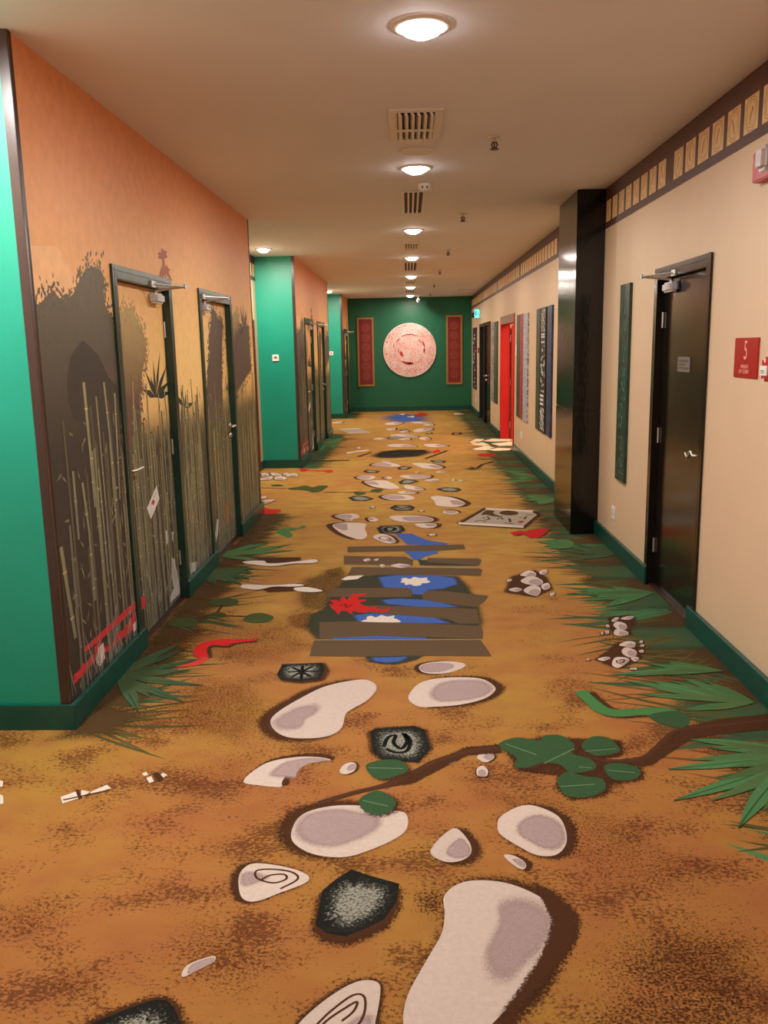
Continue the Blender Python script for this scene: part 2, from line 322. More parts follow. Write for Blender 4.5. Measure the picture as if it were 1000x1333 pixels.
FLOOR=[
('soft',[(0.549,2.135),(0.668,2.183),(0.857,2.233),(1.039,2.25),(0.874,1.853),(0.765,1.86),(0.604,1.884),(0.508,1.961),(0.446,2.045)],'dirt',0.14,0.45),
('soft',[(0.348,1.833),(0.508,1.961),(0.696,1.935),(0.898,1.91),(0.848,1.789),(0.34,1.786)],'dirt',0.1,0.42),
('soft',[(-0.004,2.376),(0.068,2.415),(0.088,2.303),(0.062,2.233),(0.007,2.267)],'dirt',0.06,0.5),
('soft',[(-1.137,4.16),(-0.817,4.153),(-0.627,3.68),(-0.698,3.301),(-0.993,3.448),(-1.26,3.777)],'rust',0.15,0.42),
('soft',[(-1.514,4.766),(-1.248,5.198),(-0.757,5.181),(-0.494,4.482),(-0.796,4.259),(-1.234,4.383)],'rust',0.14,0.38),
('soft',[(-1.109,3.173),(-0.763,3.302),(-0.55,3.167),(-0.581,2.822),(-0.86,2.824)],'rust',0.12,0.3),
('soft',[(0.062,3.098),(0.461,2.977),(0.708,2.814),(0.839,2.535),(1.019,2.493),(0.904,2.302),(0.597,2.339),(0.284,2.923)],'rust',0.12,0.34),
('soft',[(-0.722,2.303),(-0.482,2.267),(-0.338,2.043),(-0.418,1.904),(-0.65,1.957)],'rust',0.12,0.36),
('soft',[(-1.279,2.34),(-1.152,2.378),(-1.022,2.232),(-1.079,2.101),(-1.181,2.132)],'rust',0.1,0.36),
('soft',[(-1.023,2.071),(-0.873,2.071),(-0.793,1.903),(-0.992,1.902)],'rust',0.1,0.32),
('soft',[(-0.784,6.064),(-0.604,6.321),(-0.428,6.133),(-0.36,5.723),(-0.425,5.434),(-0.562,5.174),(-0.706,5.243),(-0.79,5.591)],'grit',0.09,0.5),
('soft',[(-0.67,6.278),(-0.541,6.411),(-0.474,6.136),(-0.573,5.97)],'grit',0.06,0.5),
('soft',[(-0.796,5.183),(-0.654,5.307),(-0.538,4.932),(-0.618,4.822),(-0.743,4.939)],'rust',0.07,0.5),
('soft',[(-0.454,6.096),(-0.088,6.124),(0.333,6.048),(0.384,5.741),(0.416,5.278),(0.409,4.957),(0.387,4.688),(-0.558,4.715),(-0.621,4.915),(-0.629,5.148),(-0.552,5.27),(-0.532,5.632)],'deep',0.06,1.0),
('soft',[(-0.288,4.425),(0.08,4.416),(-0.007,4.349),(-0.091,4.301),(-0.176,4.315),(-0.241,4.354)],'deep',0.03,0.9),
('flat',[(-0.142,7.531),(0.005,7.522),(0.142,7.239),(0.316,7.106),(0.221,7.052),(-0.03,7.081)],'blue',0,0),
('soft',[(0.142,7.239),(0.316,7.106),(0.296,7.033),(0.07,7.046)],'blue',0.02,0.9),
('flat',[(-0.063,6.852),(0.23,6.836),(0.211,6.754),(0.105,6.646),(0.064,6.537),(0.02,6.552),(-0.022,6.739)],'blue',0,0),
('soft',[(-0.24,6.052),(-0.117,6.103),(0.174,6.078),(0.316,6.005),(0.321,5.846),(0.219,5.738),(0.108,5.703),(0.065,5.584),(0.018,5.586),(-0.002,5.727),(-0.196,5.786)],'blue',0.03,1.0),
('soft',[(-0.207,5.469),(-0.108,5.497),(0.103,5.457),(0.205,5.381),(0.304,5.304),(0.176,5.295),(-0.003,5.337),(-0.172,5.396)],'blue',0.025,1.0),
('soft',[(-0.366,5.147),(-0.267,5.177),(-0.004,5.119),(0.167,5.061),(0.249,4.977),(-0.053,4.987),(-0.334,5.027)],'blue',0.025,1.0),
('soft',[(-0.473,4.737),(-0.248,4.758),(0.098,4.707),(0.085,4.673),(-0.474,4.689)],'blue',0.02,0.85),
('soft',[(-0.238,4.393),(-0.006,4.406),(-0.07,4.341),(-0.145,4.331),(-0.209,4.354)],'blue',0.025,0.8),
('soft',[(0.041,6.551),(0.525,6.463),(0.514,6.328),(0.213,6.331),(0.062,6.387)],'deep',0.02,0.8),
('flat',[(-0.534,7.036),(-0.266,7.05),(0.443,7.061),(0.449,6.894),(0.231,6.85),(-0.52,6.835)],'plank',0,0),
('flat',[(-0.541,6.713),(-0.046,6.66),(0.017,6.552),(0.01,6.353),(-0.521,6.441)],'plank',0,0),
('flat',[(0.128,6.612),(0.534,6.571),(0.548,6.512),(0.515,6.34),(0.125,6.483)],'plank',0,0),
('flat',[(-0.453,6.352),(0.001,6.317),(0.509,6.269),(0.529,6.221),(0.503,6.052),(0.058,6.106),(-0.47,6.119)],'plank',0,0),
('flat',[(-0.572,5.771),(-0.029,5.759),(0.006,5.658),(-0.002,5.539),(-0.31,5.538),(-0.566,5.562)],'plank',0,0),
('flat',[(0.121,5.693),(0.27,5.648),(0.514,5.542),(0.471,5.398),(0.405,5.296),(0.255,5.362),(0.076,5.467),(0.068,5.598)],'plank',0,0),
('flat',[(-0.301,5.356),(0.099,5.311),(0.414,5.253),(0.407,4.957),(0.284,4.961),(0.216,5.06),(-0.053,5.137),(-0.287,5.198)],'plank',0,0),
('flat',[(-0.565,5.019),(-0.321,5.027),(0.068,4.975),(0.341,4.929),(0.409,4.912),(0.414,4.809),(0.401,4.684),(-0.19,4.757),(-0.534,4.715)],'plank',0,0),
('flat',[(-0.561,4.691),(0.386,4.671),(0.408,4.538),(0.425,4.404),(0.037,4.423),(-0.287,4.419),(-0.56,4.432),(-0.564,4.565)],'plank',0,0),
('flat',[(-0.562,4.702),(0.387,4.684),(0.385,4.667),(-0.56,4.688)],'planklt',0,0),
('flat',[(-0.52,6.435),(0.001,6.378),(0.515,6.334),(0.513,6.316),(0.001,6.347),(-0.518,6.41)],'planklt',0,0),
('stone',[(-0.159,6.374),(-0.091,6.444),(-0.007,6.378),(-0.075,6.309)],0,0,0.3,0.01),
('stone',[(-0.379,6.573),(-0.339,6.623),(-0.317,6.55),(-0.358,6.521)],0,0,0.3,0.01),
('stone',[(-0.297,6.569),(-0.259,6.612),(-0.264,6.535)],0,0,0.3,0.01),
('stone',[(-0.244,6.402),(-0.214,6.425),(-0.197,6.351),(-0.224,6.328)],0,0,0.3,0.01),
('flat',[(-0.508,5.999),(-0.468,6.085),(-0.349,6.108),(-0.39,6.004),(-0.475,5.976)],'white',0,0),
('flat',[(-0.079,5.905),(-0.065,5.958),(-0.075,5.99),(-0.044,6.022),(-0.012,5.988),(0.021,6.041),(0.06,6.011),(0.115,6.02),(0.111,5.96),(0.134,5.917),(0.112,5.876),(0.072,5.867),(0.066,5.821),(0.02,5.807),(-0.008,5.844),(-0.043,5.83),(-0.05,5.883)],'white',1,0),
('flat',[(-0.296,5.018),(-0.296,5.049),(-0.277,5.068),(-0.282,5.104),(-0.255,5.136),(-0.224,5.102),(-0.191,5.146),(-0.153,5.116),(-0.109,5.135),(-0.112,5.083),(-0.09,5.058),(-0.082,4.999)],'white',1,0),
('flat',[(-0.538,5.392),(-0.504,5.381),(-0.544,5.491),(-0.492,5.48),(-0.468,5.434),(-0.478,5.512),(-0.456,5.562),(-0.431,5.478),(-0.402,5.617),(-0.308,5.637),(-0.306,5.603),(-0.351,5.567),(-0.36,5.484),(-0.301,5.491),(-0.299,5.454),(-0.344,5.429),(-0.325,5.375),(-0.273,5.316),(-0.216,5.349),(-0.231,5.293),(-0.181,5.257),(-0.138,5.298),(-0.155,5.214),(-0.218,5.212),(-0.289,5.244),(-0.283,5.194),(-0.332,5.212),(-0.381,5.239),(-0.371,5.16),(-0.416,5.24),(-0.451,5.246),(-0.461,5.163),(-0.489,5.251),(-0.52,5.312)],'red',0,0),
('line',[(-0.469,5.354),(-0.439,5.388),(-0.415,5.317),(-0.39,5.368)],'.03','darkred'),
('stone',[(0.085,2.348),(0.128,2.408),(0.194,2.429),(0.278,2.416),(0.347,2.373),(0.396,2.315),(0.407,2.244),(0.374,2.148),(0.331,2.052),(0.271,1.951),(0.21,1.88),(0.15,1.808),(0.081,1.728),(0.009,1.717),(-0.026,1.784),(-0.036,1.848),(-0.032,1.911),(-0.013,1.978),(0.036,2.094),(0.072,2.183),(0.084,2.267)],0.05,0.0,0.25,0.05),
('soft',[(0.376,2.425),(0.429,2.361),(0.469,2.267),(0.451,2.177),(0.391,2.079),(0.31,1.975),(0.246,1.892),(0.207,1.849),(0.282,1.963),(0.342,2.065),(0.386,2.162),(0.411,2.244),(0.4,2.323)],'umber',0.025,1.0),
('stone',[(-0.644,3.618),(-0.616,3.722),(-0.543,3.854),(-0.446,3.993),(-0.337,4.065),(-0.242,4.088),(-0.187,4.027),(-0.182,3.94),(-0.22,3.825),(-0.278,3.738),(-0.309,3.675),(-0.316,3.534),(-0.36,3.458),(-0.44,3.43),(-0.541,3.442),(-0.61,3.511)],-0.06,0.02,0.12,0.05),
('stone',[(-0.024,3.853),(0.018,4.008),(0.086,4.081),(0.203,4.109),(0.337,4.091),(0.395,4.0),(0.394,3.928),(0.334,3.837),(0.222,3.772),(0.096,3.749),(0.025,3.754)],0.05,-0.01,0.8,0.035),
('stone',[(0.035,4.267),(0.092,4.321),(0.194,4.336),(0.269,4.3),(0.266,4.245),(0.187,4.172),(0.108,4.158),(0.049,4.186)],-0.03,0,0.8,0.02),
('stone',[(-0.659,3.051),(-0.649,3.121),(-0.588,3.216),(-0.484,3.258),(-0.39,3.257),(-0.337,3.23),(-0.416,3.214),(-0.486,3.151),(-0.511,3.059),(-0.512,3.014),(-0.603,3.03)],0.02,-0.03,0.7,0.02),
('stone',[(-0.295,3.133),(-0.282,3.19),(-0.253,3.212),(-0.231,3.189),(-0.237,3.139),(-0.269,3.111)],0.01,0,0.4,0.012),
('stone',[(-0.425,2.673),(-0.422,2.77),(-0.388,2.834),(-0.308,2.873),(-0.21,2.878),(-0.111,2.845),(-0.042,2.832),(-0.024,2.781),(-0.034,2.707),(-0.08,2.649),(-0.155,2.592),(-0.229,2.555),(-0.319,2.564),(-0.388,2.609)],-0.05,-0.02,0.8,0.05),
('stone',[(0.051,2.57),(0.063,2.625),(0.104,2.694),(0.139,2.725),(0.163,2.694),(0.185,2.625),(0.181,2.569),(0.147,2.533),(0.097,2.527)],0.03,0.01,0.5,0.03),
('stone',[(0.287,2.74),(0.302,2.796),(0.358,2.854),(0.411,2.877),(0.463,2.853),(0.509,2.795),(0.517,2.707),(0.502,2.623),(0.458,2.564),(0.396,2.564),(0.336,2.624),(0.291,2.686)],0.035,0.005,0.7,0.035),
('stone',[(0.289,2.561),(0.317,2.564),(0.347,2.535),(0.355,2.507),(0.341,2.485),(0.316,2.507)],0.025,0.005,0.5,0.015),
('stone',[(-0.549,2.387),(-0.561,2.466),(-0.533,2.518),(-0.464,2.513),(-0.385,2.486),(-0.34,2.451),(-0.346,2.415),(-0.417,2.367),(-0.481,2.326),(-0.524,2.334)],-0.025,0.0,0.1,0.025),
('line',[(-0.487,2.432),(-0.461,2.456),(-0.418,2.46),(-0.409,2.435),(-0.448,2.416),(-0.501,2.44),(-0.51,2.48),(-0.46,2.488),(-0.395,2.472),(-0.372,2.435),(-0.42,2.386)],0.008,'umber'),
('stone',[(-0.322,1.782),(-0.297,1.842),(-0.269,1.886),(-0.225,1.938),(-0.178,1.979),(-0.138,1.996),(-0.102,1.986),(-0.096,1.945),(-0.105,1.855),(-0.119,1.783),(-0.214,1.716)],0.0,0.0,0.15,0.02),
('line',[(-0.189,1.855),(-0.162,1.886),(-0.154,1.919),(-0.182,1.899),(-0.227,1.855),(-0.242,1.818),(-0.202,1.783),(-0.141,1.855),(-0.135,1.932),(-0.166,1.942),(-0.22,1.886),(-0.254,1.836)],0.007,'umber'),
('stone',[(-0.632,2.027),(-0.619,2.057),(-0.562,2.087),(-0.555,2.064),(-0.587,2.035),(-0.624,2.006)],0,0,0.95,0.004),
('stone',[(0.256,3.254),(0.284,3.299),(0.318,3.284),(0.325,3.244),(0.289,3.204),(0.264,3.224)],0.01,0,0.5,0.01),
('stone',[(0.248,3.152),(0.273,3.175),(0.29,3.138),(0.279,3.091),(0.246,3.097)],0.0,0.01,0.6,0.01),
('stone',[(0.133,3.205),(0.162,3.22),(0.167,3.205),(0.144,3.194)],0,0,0.5,0.005),
('flat',[(-1.335,2.947),(-1.285,2.995),(-1.261,2.937),(-1.308,2.899)],'white',0,0),
('flat',[(-1.275,2.999),(-1.236,2.985),(-1.249,2.946),(-1.259,2.952)],'white',0,0),
('flat',[(-1.235,2.983),(-1.189,3.038),(-1.164,3.01),(-1.223,2.963)],'white',0,0),
('flat',[(-1.079,3.126),(-1.067,3.141),(-1.051,3.115),(-1.065,3.105)],'white',0,0),
('flat',[(-1.052,3.09),(-1.036,3.104),(-1.013,3.063),(-1.027,3.048)],'white',0,0),
('flat',[(-1.007,3.104),(-0.997,3.131),(-0.974,3.114),(-0.985,3.089)],'white',0,0),
('flat',[(-1.629,3.079),(-1.611,3.068),(-1.594,3.027),(-1.622,3.022)],'white',0,0),
('flat',[(-1.576,2.968),(-1.56,2.958),(-1.531,2.901),(-1.558,2.888)],'white',0,0),
('flat',[(-1.297,2.995),(-1.286,3.001),(-1.249,2.94),(-1.258,2.929)],'umber',0,0),
('flat',[(-1.039,3.125),(-1.02,3.14),(-0.978,3.083),(-0.993,3.056)],'umber',0,0),
('flat',[(-1.318,2.929),(-1.167,3.002),(-1.163,2.994),(-1.312,2.92)],'umber',0,0),
('tile',[(-0.292,2.215),(-0.288,2.377),(-0.251,2.435),(-0.206,2.486),(-0.149,2.455),(-0.051,2.411),(-0.059,2.321),(-0.094,2.241),(-0.138,2.207),(-0.201,2.166),(-0.258,2.182)],0,0.04),
('tile',[(-0.187,3.493),(-0.163,3.52),(0.005,3.541),(0.047,3.509),(0.067,3.326),(0.018,3.209),(-0.121,3.227),(-0.168,3.295)],0,0),
('line',[(-0.125,3.346),(-0.111,3.429),(-0.078,3.454),(-0.085,3.381),(-0.052,3.328),(-0.028,3.398),(-0.045,3.472),(-0.015,3.406),(-0.028,3.31),(-0.076,3.294),(-0.116,3.329)],0.018,'black'),
('tile',[(-0.698,4.176),(-0.692,4.312),(-0.479,4.33),(-0.459,4.224),(-0.467,4.103),(-0.57,4.07),(-0.671,4.098)],0.02,0.02),
('line',[(-0.646,4.202),(-0.497,4.209)],0.018,'black'),
('line',[(-0.58,4.287),(-0.566,4.106)],0.018,'black'),
('line',[(-0.631,4.266),(-0.519,4.135)],0.018,'black'),
('line',[(-0.53,4.275),(-0.617,4.132)],0.018,'black'),
('tile',[(-0.823,1.834),(-0.808,1.847),(-0.743,1.89),(-0.674,1.926),(-0.645,1.922),(-0.622,1.9),(-0.582,1.836),(-0.566,1.775),(-0.801,1.774)],0,0),
('soft',[(-0.022,3.099),(0.118,3.241),(0.223,3.338),(0.376,3.367),(0.369,3.298),(0.218,3.276),(0.116,3.177),(-0.022,3.032),(-0.152,2.978)],'umber',0.02,0.8),
('soft',[(0.687,3.228),(0.804,3.198),(0.937,3.237),(1.039,3.352),(1.173,3.508),(1.347,3.583),(1.561,3.63),(1.792,3.704),(1.742,3.594),(1.525,3.503),(1.305,3.462),(1.158,3.415),(1.017,3.275),(0.92,3.174),(0.765,3.147)],'umber',0.025,0.9),
('soft',[(0.354,3.361),(0.546,3.44),(0.689,3.421),(0.881,3.402),(0.846,3.262),(0.743,3.234),(0.899,3.145),(0.877,3.063),(0.734,3.012),(0.704,2.936),(0.571,2.9),(0.529,2.988),(0.553,3.094),(0.399,3.137)],'umber',0.022,0.7),
('line',[(-0.353,2.895),(-0.23,2.969),(-0.116,3.025),(0.002,3.13),(0.096,3.225),(0.241,3.307),(0.354,3.33)],0.028,'vine'),
('line',[(0.689,3.24),(0.807,3.212),(0.924,3.24),(1.03,3.368),(1.138,3.488),(1.314,3.53),(1.541,3.579),(1.663,3.621),(1.773,3.663)],0.022,'vine'),
('flat',[(0.353,3.355),(0.434,3.425),(0.532,3.397),(0.557,3.443),(0.627,3.442),(0.669,3.357),(0.644,3.28),(0.702,3.234),(0.721,3.181),(0.694,3.134),(0.61,3.115),(0.581,3.177),(0.516,3.201),(0.442,3.156),(0.396,3.173),(0.414,3.243)],'ivy',1,1),
('flat',[(0.695,3.341),(0.756,3.427),(0.825,3.413),(0.846,3.308),(0.807,3.272),(0.734,3.258)],'ivy',1,1),
('flat',[(0.549,3.066),(0.598,3.121),(0.656,3.087),(0.72,3.065),(0.713,2.986),(0.64,2.932),(0.565,2.937),(0.548,2.988)],'ivy',1,1),
('flat',[(0.748,3.161),(0.802,3.192),(0.864,3.168),(0.881,3.118),(0.836,3.058),(0.759,3.064)],'ivy',1,1),
('flat',[(-0.194,3.179),(-0.137,3.227),(-0.059,3.226),(-0.021,3.146),(-0.088,3.085),(-0.147,3.076)],'ivy',1,1),
('flat',[(-0.205,2.913),(-0.172,2.968),(-0.129,2.982),(-0.07,2.912),(-0.09,2.832),(-0.144,2.814),(-0.187,2.846)],'ivy',1,1),
('line',[(0.383,3.367),(0.499,3.266)],0.006,'ivylt'),
('line',[(0.518,3.192),(0.662,3.319)],0.006,'ivylt'),
('line',[(0.552,3.008),(0.685,3.025)],0.006,'ivylt'),
('line',[(0.7,3.294),(0.832,3.317)],0.006,'ivylt'),
('line',[(0.755,3.133),(0.857,3.112)],0.006,'ivylt'),
('line',[(0.646,3.162),(0.699,3.153)],0.006,'ivylt'),
('line',[(-0.181,3.163),(-0.043,3.155)],0.006,'ivylt'),
('line',[(-0.191,2.913),(-0.098,2.872)],0.006,'ivylt'),
('flat',[(-1.346,5.455),(-1.326,5.535),(-1.244,5.558),(-1.166,5.512),(-1.149,5.427),(-1.195,5.379),(-1.294,5.391)],'ivydk',1,0),
('flat',[(-1.049,5.092),(-1.026,5.184),(-0.962,5.22),(-0.882,5.16),(-0.861,5.104),(-0.884,5.032),(-0.95,5.016),(-1.023,5.043)],'ivydk',1,0),
('flat',[(-1.501,5.034),(-1.467,5.124),(-1.402,5.141),(-1.315,5.046),(-1.333,4.957),(-1.447,4.961)],'ivydk',1,0),
('flat',[(-1.283,5.155),(-1.263,5.25),(-1.183,5.209),(-1.173,5.133),(-1.258,5.124)],'ivydk',1,0),
('line',[(-1.334,5.101),(-1.283,5.182),(-1.163,5.166),(-1.019,5.146)],0.02,'umber'),
('line',[(-1.244,5.41),(-1.241,5.23)],0.02,'umber'),
('flat',[(-1.462,10.171),(-1.368,10.243),(-1.277,10.357),(-1.183,10.225),(-1.09,10.339),(-0.994,10.289),(-1.014,10.089),(-1.055,9.861),(-1.14,9.831),(-1.204,9.951),(-1.316,10.039),(-1.42,10.048)],'ivydk',1,0),
('line',[(-1.795,10.218),(-1.435,10.16)],0.03,'umber'),
('line',[(-1.001,9.819),(-0.837,9.804)],0.03,'umber'),
('flat',[(-1.719,10.399),(-1.651,10.477),(-1.544,10.383),(-1.613,10.307)],'ivydk',1,0),
('flat',[(-0.658,9.799),(-0.59,9.846),(-0.503,9.711),(-0.592,9.584)],'ivydk',1,0),
('flat',[(-0.466,9.889),(-0.4,10.026),(-0.315,9.93),(-0.373,9.773)],'ivydk',1,0),
('line',[(-1.018,9.831),(-0.658,9.799),(-0.339,9.823)],0.03,'umber'),
('flat',[(-1.208,4.489),(-1.222,4.552),(-1.215,4.638),(-1.175,4.692),(-1.053,4.726),(-1.03,4.611),(-1.122,4.624),(-1.152,4.592),(-1.14,4.508),(-1.112,4.435),(-1.135,4.426),(-1.181,4.437)],'red',1,1),
('flat',[(-1.099,4.707),(-0.974,4.723),(-0.954,4.703),(-0.922,4.734),(-0.894,4.727),(-0.894,4.695),(-0.933,4.677),(-0.975,4.672),(-1.051,4.631),(-1.083,4.632)],'red',0,1),
('flat',[(-1.114,4.425),(-1.131,4.318),(-1.214,4.288),(-1.258,4.296),(-1.188,4.348),(-1.169,4.417)],'redlt',1,0),
('flat',[(0.776,3.902),(0.835,3.926),(0.847,3.867),(0.895,3.719),(0.986,3.706),(1.115,3.723),(1.197,3.684),(1.203,3.603),(1.167,3.585),(1.1,3.615),(1.031,3.642),(0.904,3.626),(0.824,3.683),(0.798,3.799)],'snake',1,1),
('flat',[(1.054,3.642),(1.197,3.684),(1.22,3.585),(1.158,3.508),(1.082,3.551)],'ivy',1,0),
('flat',[(-1.233,7.702),(-1.197,7.795),(-1.119,7.813),(-1.041,7.833),(-1.033,7.93),(-0.991,7.927),(-0.99,7.829),(-1.072,7.762),(-1.113,7.694),(-1.058,7.508),(-1.085,7.421),(-1.133,7.49),(-1.209,7.608)],'snake',1,0),
('flat',[(-1.559,8.881),(-1.457,8.812),(-1.349,8.773),(-1.35,8.625),(-1.415,8.543),(-1.509,8.579)],'red',1,0),
('flat',[(-1.514,11.686),(-1.479,11.949),(-1.408,11.726),(-1.177,11.648),(-1.068,11.667),(-1.042,11.459),(-1.113,11.436),(-1.182,11.545),(-1.395,11.62),(-1.428,11.521)],'red',1,0),
('flat',[(0.882,7.501),(0.972,7.573),(1.034,7.543),(1.077,7.619),(1.206,7.664),(1.252,7.607),(1.203,7.506),(1.148,7.358),(1.081,7.264),(1.032,7.291),(0.992,7.392),(0.999,7.442),(0.953,7.42),(0.903,7.363)],'red',0,1),
('flat',[(1.261,7.528),(1.332,7.498),(1.282,7.46)],'red',0,0),
('flat',[(1.016,13.106),(1.122,13.246),(1.338,13.14),(1.276,12.892),(1.057,12.92)],'red',0,0),
('soft',[(-1.256,6.694),(-0.881,6.675),(-0.859,6.494),(-1.001,6.472),(-1.215,6.542)],'umber',0.03,0.9),
('flat',[(-1.328,6.547),(-1.281,6.587),(-1.163,6.58),(-1.129,6.508),(-1.034,6.503),(-0.868,6.565),(-0.771,6.608),(-0.731,6.546),(-0.772,6.49),(-0.915,6.48),(-1.077,6.408),(-1.263,6.486)],'bone',1,1),
('soft',[(-1.09,5.823),(-0.916,5.887),(-0.787,5.906),(-0.723,5.807),(-0.814,5.709),(-0.99,5.689)],'umber',0.03,0.9),
('flat',[(-1.208,5.837),(-1.194,5.889),(-1.1,5.881),(-0.992,5.866),(-0.838,5.894),(-0.755,5.856),(-0.829,5.821),(-0.973,5.827),(-1.065,5.756),(-1.175,5.789)],'bone',1,1),
('flat',[(-0.821,5.783),(-0.736,5.808),(-0.612,5.71),(-0.683,5.677),(-0.788,5.708)],'bone',1,1),
('soft',[(1.203,5.049),(1.333,5.099),(1.352,5.044),(1.274,4.863),(1.237,4.717),(1.154,4.696),(1.166,4.867)],'umber',0.03,0.9),
('stone',[(1.196,4.982),(1.236,5.048),(1.254,5.034),(1.218,4.968)],0,0,0.5,0.008),
('stone',[(1.19,4.904),(1.23,4.968),(1.265,4.928),(1.253,4.839),(1.204,4.81)],0,0,0.5,0.008),
('stone',[(1.155,4.743),(1.189,4.828),(1.239,4.789),(1.232,4.729),(1.181,4.714)],0,0,0.5,0.008),
('stone',[(1.259,5.02),(1.318,5.072),(1.351,5.058),(1.309,5.005)],0,0,0.5,0.008),
('soft',[(1.071,4.472),(1.142,4.58),(1.206,4.624),(1.246,4.6),(1.206,4.363),(1.142,4.283),(1.051,4.197),(1.023,4.247),(0.959,4.328)],'umber',0.03,0.9),
('stone',[(1.14,4.558),(1.197,4.62),(1.238,4.6),(1.214,4.522),(1.169,4.535)],0,0,0.45,0.008),
('stone',[(1.134,4.47),(1.173,4.524),(1.208,4.468),(1.193,4.394),(1.156,4.364),(1.13,4.406)],0,0,0.45,0.008),
('stone',[(1.039,4.286),(1.076,4.366),(1.127,4.365),(1.138,4.324),(1.093,4.255),(1.055,4.217),(1.035,4.237)],0,0,0.45,0.008),
('stone',[(1.153,4.354),(1.187,4.374),(1.194,4.342),(1.162,4.303)],0,0,0.45,0.008),
('stone',[(0.978,4.348),(1.028,4.378),(1.048,4.356),(1.0,4.317)],0,0,0.45,0.008),
('line',[(1.081,4.325),(1.112,4.334),(1.099,4.294),(1.068,4.285),(1.074,4.325)],0.008,'umber'),
('stone',[(1.146,4.906),(1.164,4.913),(1.158,4.867),(1.14,4.862)],0,0.01,0.6,0.012),
('stone',[(1.117,4.793),(1.139,4.805),(1.13,4.756),(1.111,4.75)],0,0.01,0.6,0.012),
('stone',[(1.088,4.77),(1.101,4.774),(1.092,4.733),(1.082,4.731)],0,0.01,0.6,0.012),
('stone',[(1.271,4.622),(1.287,4.626),(1.277,4.588),(1.263,4.586)],0,0.01,0.6,0.012),
('stone',[(1.257,4.555),(1.278,4.565),(1.27,4.532),(1.253,4.526)],0,0.01,0.6,0.012),
('stone',[(1.226,4.468),(1.251,4.478),(1.243,4.441),(1.224,4.436)],0,0.01,0.6,0.012),
('stone',[(0.92,4.349),(0.934,4.349),(0.93,4.329),(0.916,4.325)],0,0.01,0.6,0.012),
('stone',[(1.113,4.209),(1.146,4.214),(1.14,4.19),(1.111,4.187)],0,0.01,0.6,0.012),
('soft',[(0.734,6.037),(0.913,6.203),(0.958,5.985),(0.95,5.668),(0.81,5.492),(0.631,5.607)],'umber',0.04,0.9),
('stone',[(0.794,6.077),(0.865,6.187),(0.907,6.115),(0.884,6.005),(0.8,6.034)],0,0,0.5,0.012),
('stone',[(0.773,5.911),(0.866,6.031),(0.924,5.904),(0.895,5.786),(0.803,5.813)],0,0,0.5,0.012),
('stone',[(0.764,5.676),(0.842,5.788),(0.883,5.709),(0.836,5.526),(0.773,5.587)],0,0,0.5,0.012),
('stone',[(0.899,5.785),(0.956,5.838),(0.946,5.706),(0.898,5.67)],0,0,0.5,0.012),
('stone',[(0.66,5.68),(0.719,5.731),(0.754,5.676),(0.706,5.626)],0,0,0.5,0.012),
('stone',[(0.94,6.157),(0.998,6.198),(0.985,6.085),(0.938,6.07)],0,0,0.5,0.012),
('stone',[(0.926,5.58),(0.958,5.594),(0.942,5.522),(0.92,5.523)],0,0,0.5,0.012),
('stone',[(0.678,5.931),(0.712,5.946),(0.707,5.897),(0.678,5.89)],0,0,0.5,0.012),
('soft',[(0.433,7.966),(0.767,8.743),(1.273,8.456),(1.279,8.296),(1.032,7.648),(0.993,7.651),(0.444,7.852)],'umber',0.03,0.7),
('flat',[(0.504,7.99),(0.784,8.659),(1.207,8.467),(1.238,8.299),(1.031,7.757)],'map',0,0),
('flat',[(0.449,7.994),(0.717,7.906),(1.035,7.784),(1.03,7.691),(0.696,7.807),(0.449,7.891)],'bone',0,0),
('flat',[(0.764,8.709),(1.229,8.518),(1.212,8.434),(0.771,8.626)],'bone',0,0),
('flat',[(0.888,8.452),(0.972,8.544),(1.061,8.472),(1.058,8.344),(0.979,8.287),(0.9,8.337)],'grit',1,0),
('flat',[(0.695,8.339),(0.763,8.56),(0.846,8.521),(0.821,8.393),(0.897,8.2),(0.797,8.269),(0.743,8.335)],'grit',1,0),
('flat',[(1.013,7.984),(1.058,8.021),(1.066,7.951),(1.02,7.908)],'mapred',1,0),
('line',[(0.692,8.154),(0.747,8.242),(0.759,8.119),(0.707,8.064)],0.025,'grit'),
('line',[(0.829,8.114),(0.872,8.19),(0.886,8.092)],0.025,'grit'),
('line',[(0.949,8.136),(0.94,7.96)],0.025,'grit'),
('line',[(0.61,8.012),(0.661,8.067),(0.714,8.004)],0.025,'grit'),
('line',[(1.125,8.307),(1.208,8.301)],0.025,'grit'),
('line',[(1.049,8.177),(1.124,8.214),(1.085,8.096)],0.025,'grit'),
('line',[(0.88,7.935),(0.964,7.872)],0.025,'grit'),
('stone',[(-0.54,12.077),(-0.483,12.316),(-0.307,12.378),(-0.148,12.063),(-0.167,11.907),(-0.361,11.93)],-0.05,0,0.7,0.03),
('stone',[(0.027,12.205),(0.16,12.288),(0.332,12.136),(0.459,11.773),(0.359,11.617),(0.193,11.681),(0.111,11.922)],0.06,0,0.15,0.03),
('stone',[(-0.691,10.956),(-0.618,11.083),(-0.466,11.04),(-0.451,10.905),(-0.504,10.755),(-0.621,10.767)],-0.05,0,0.8,0.03),
('stone',[(-0.343,10.894),(-0.276,10.98),(-0.224,10.842),(-0.271,10.757)],-0.03,0,0.3,0.03),
('stone',[(-0.137,11.005),(-0.018,11.087),(0.241,11.033),(0.256,10.858),(0.137,10.741),(-0.037,10.784)],0.06,0,0.7,0.03),
('stone',[(0.174,10.648),(0.33,10.721),(0.369,10.628),(0.324,10.52),(0.229,10.53)],0,0,0.3,0.03),
('stone',[(0.338,11.299),(0.392,11.393),(0.48,11.284),(0.426,11.205)],0,0,0.5,0.03),
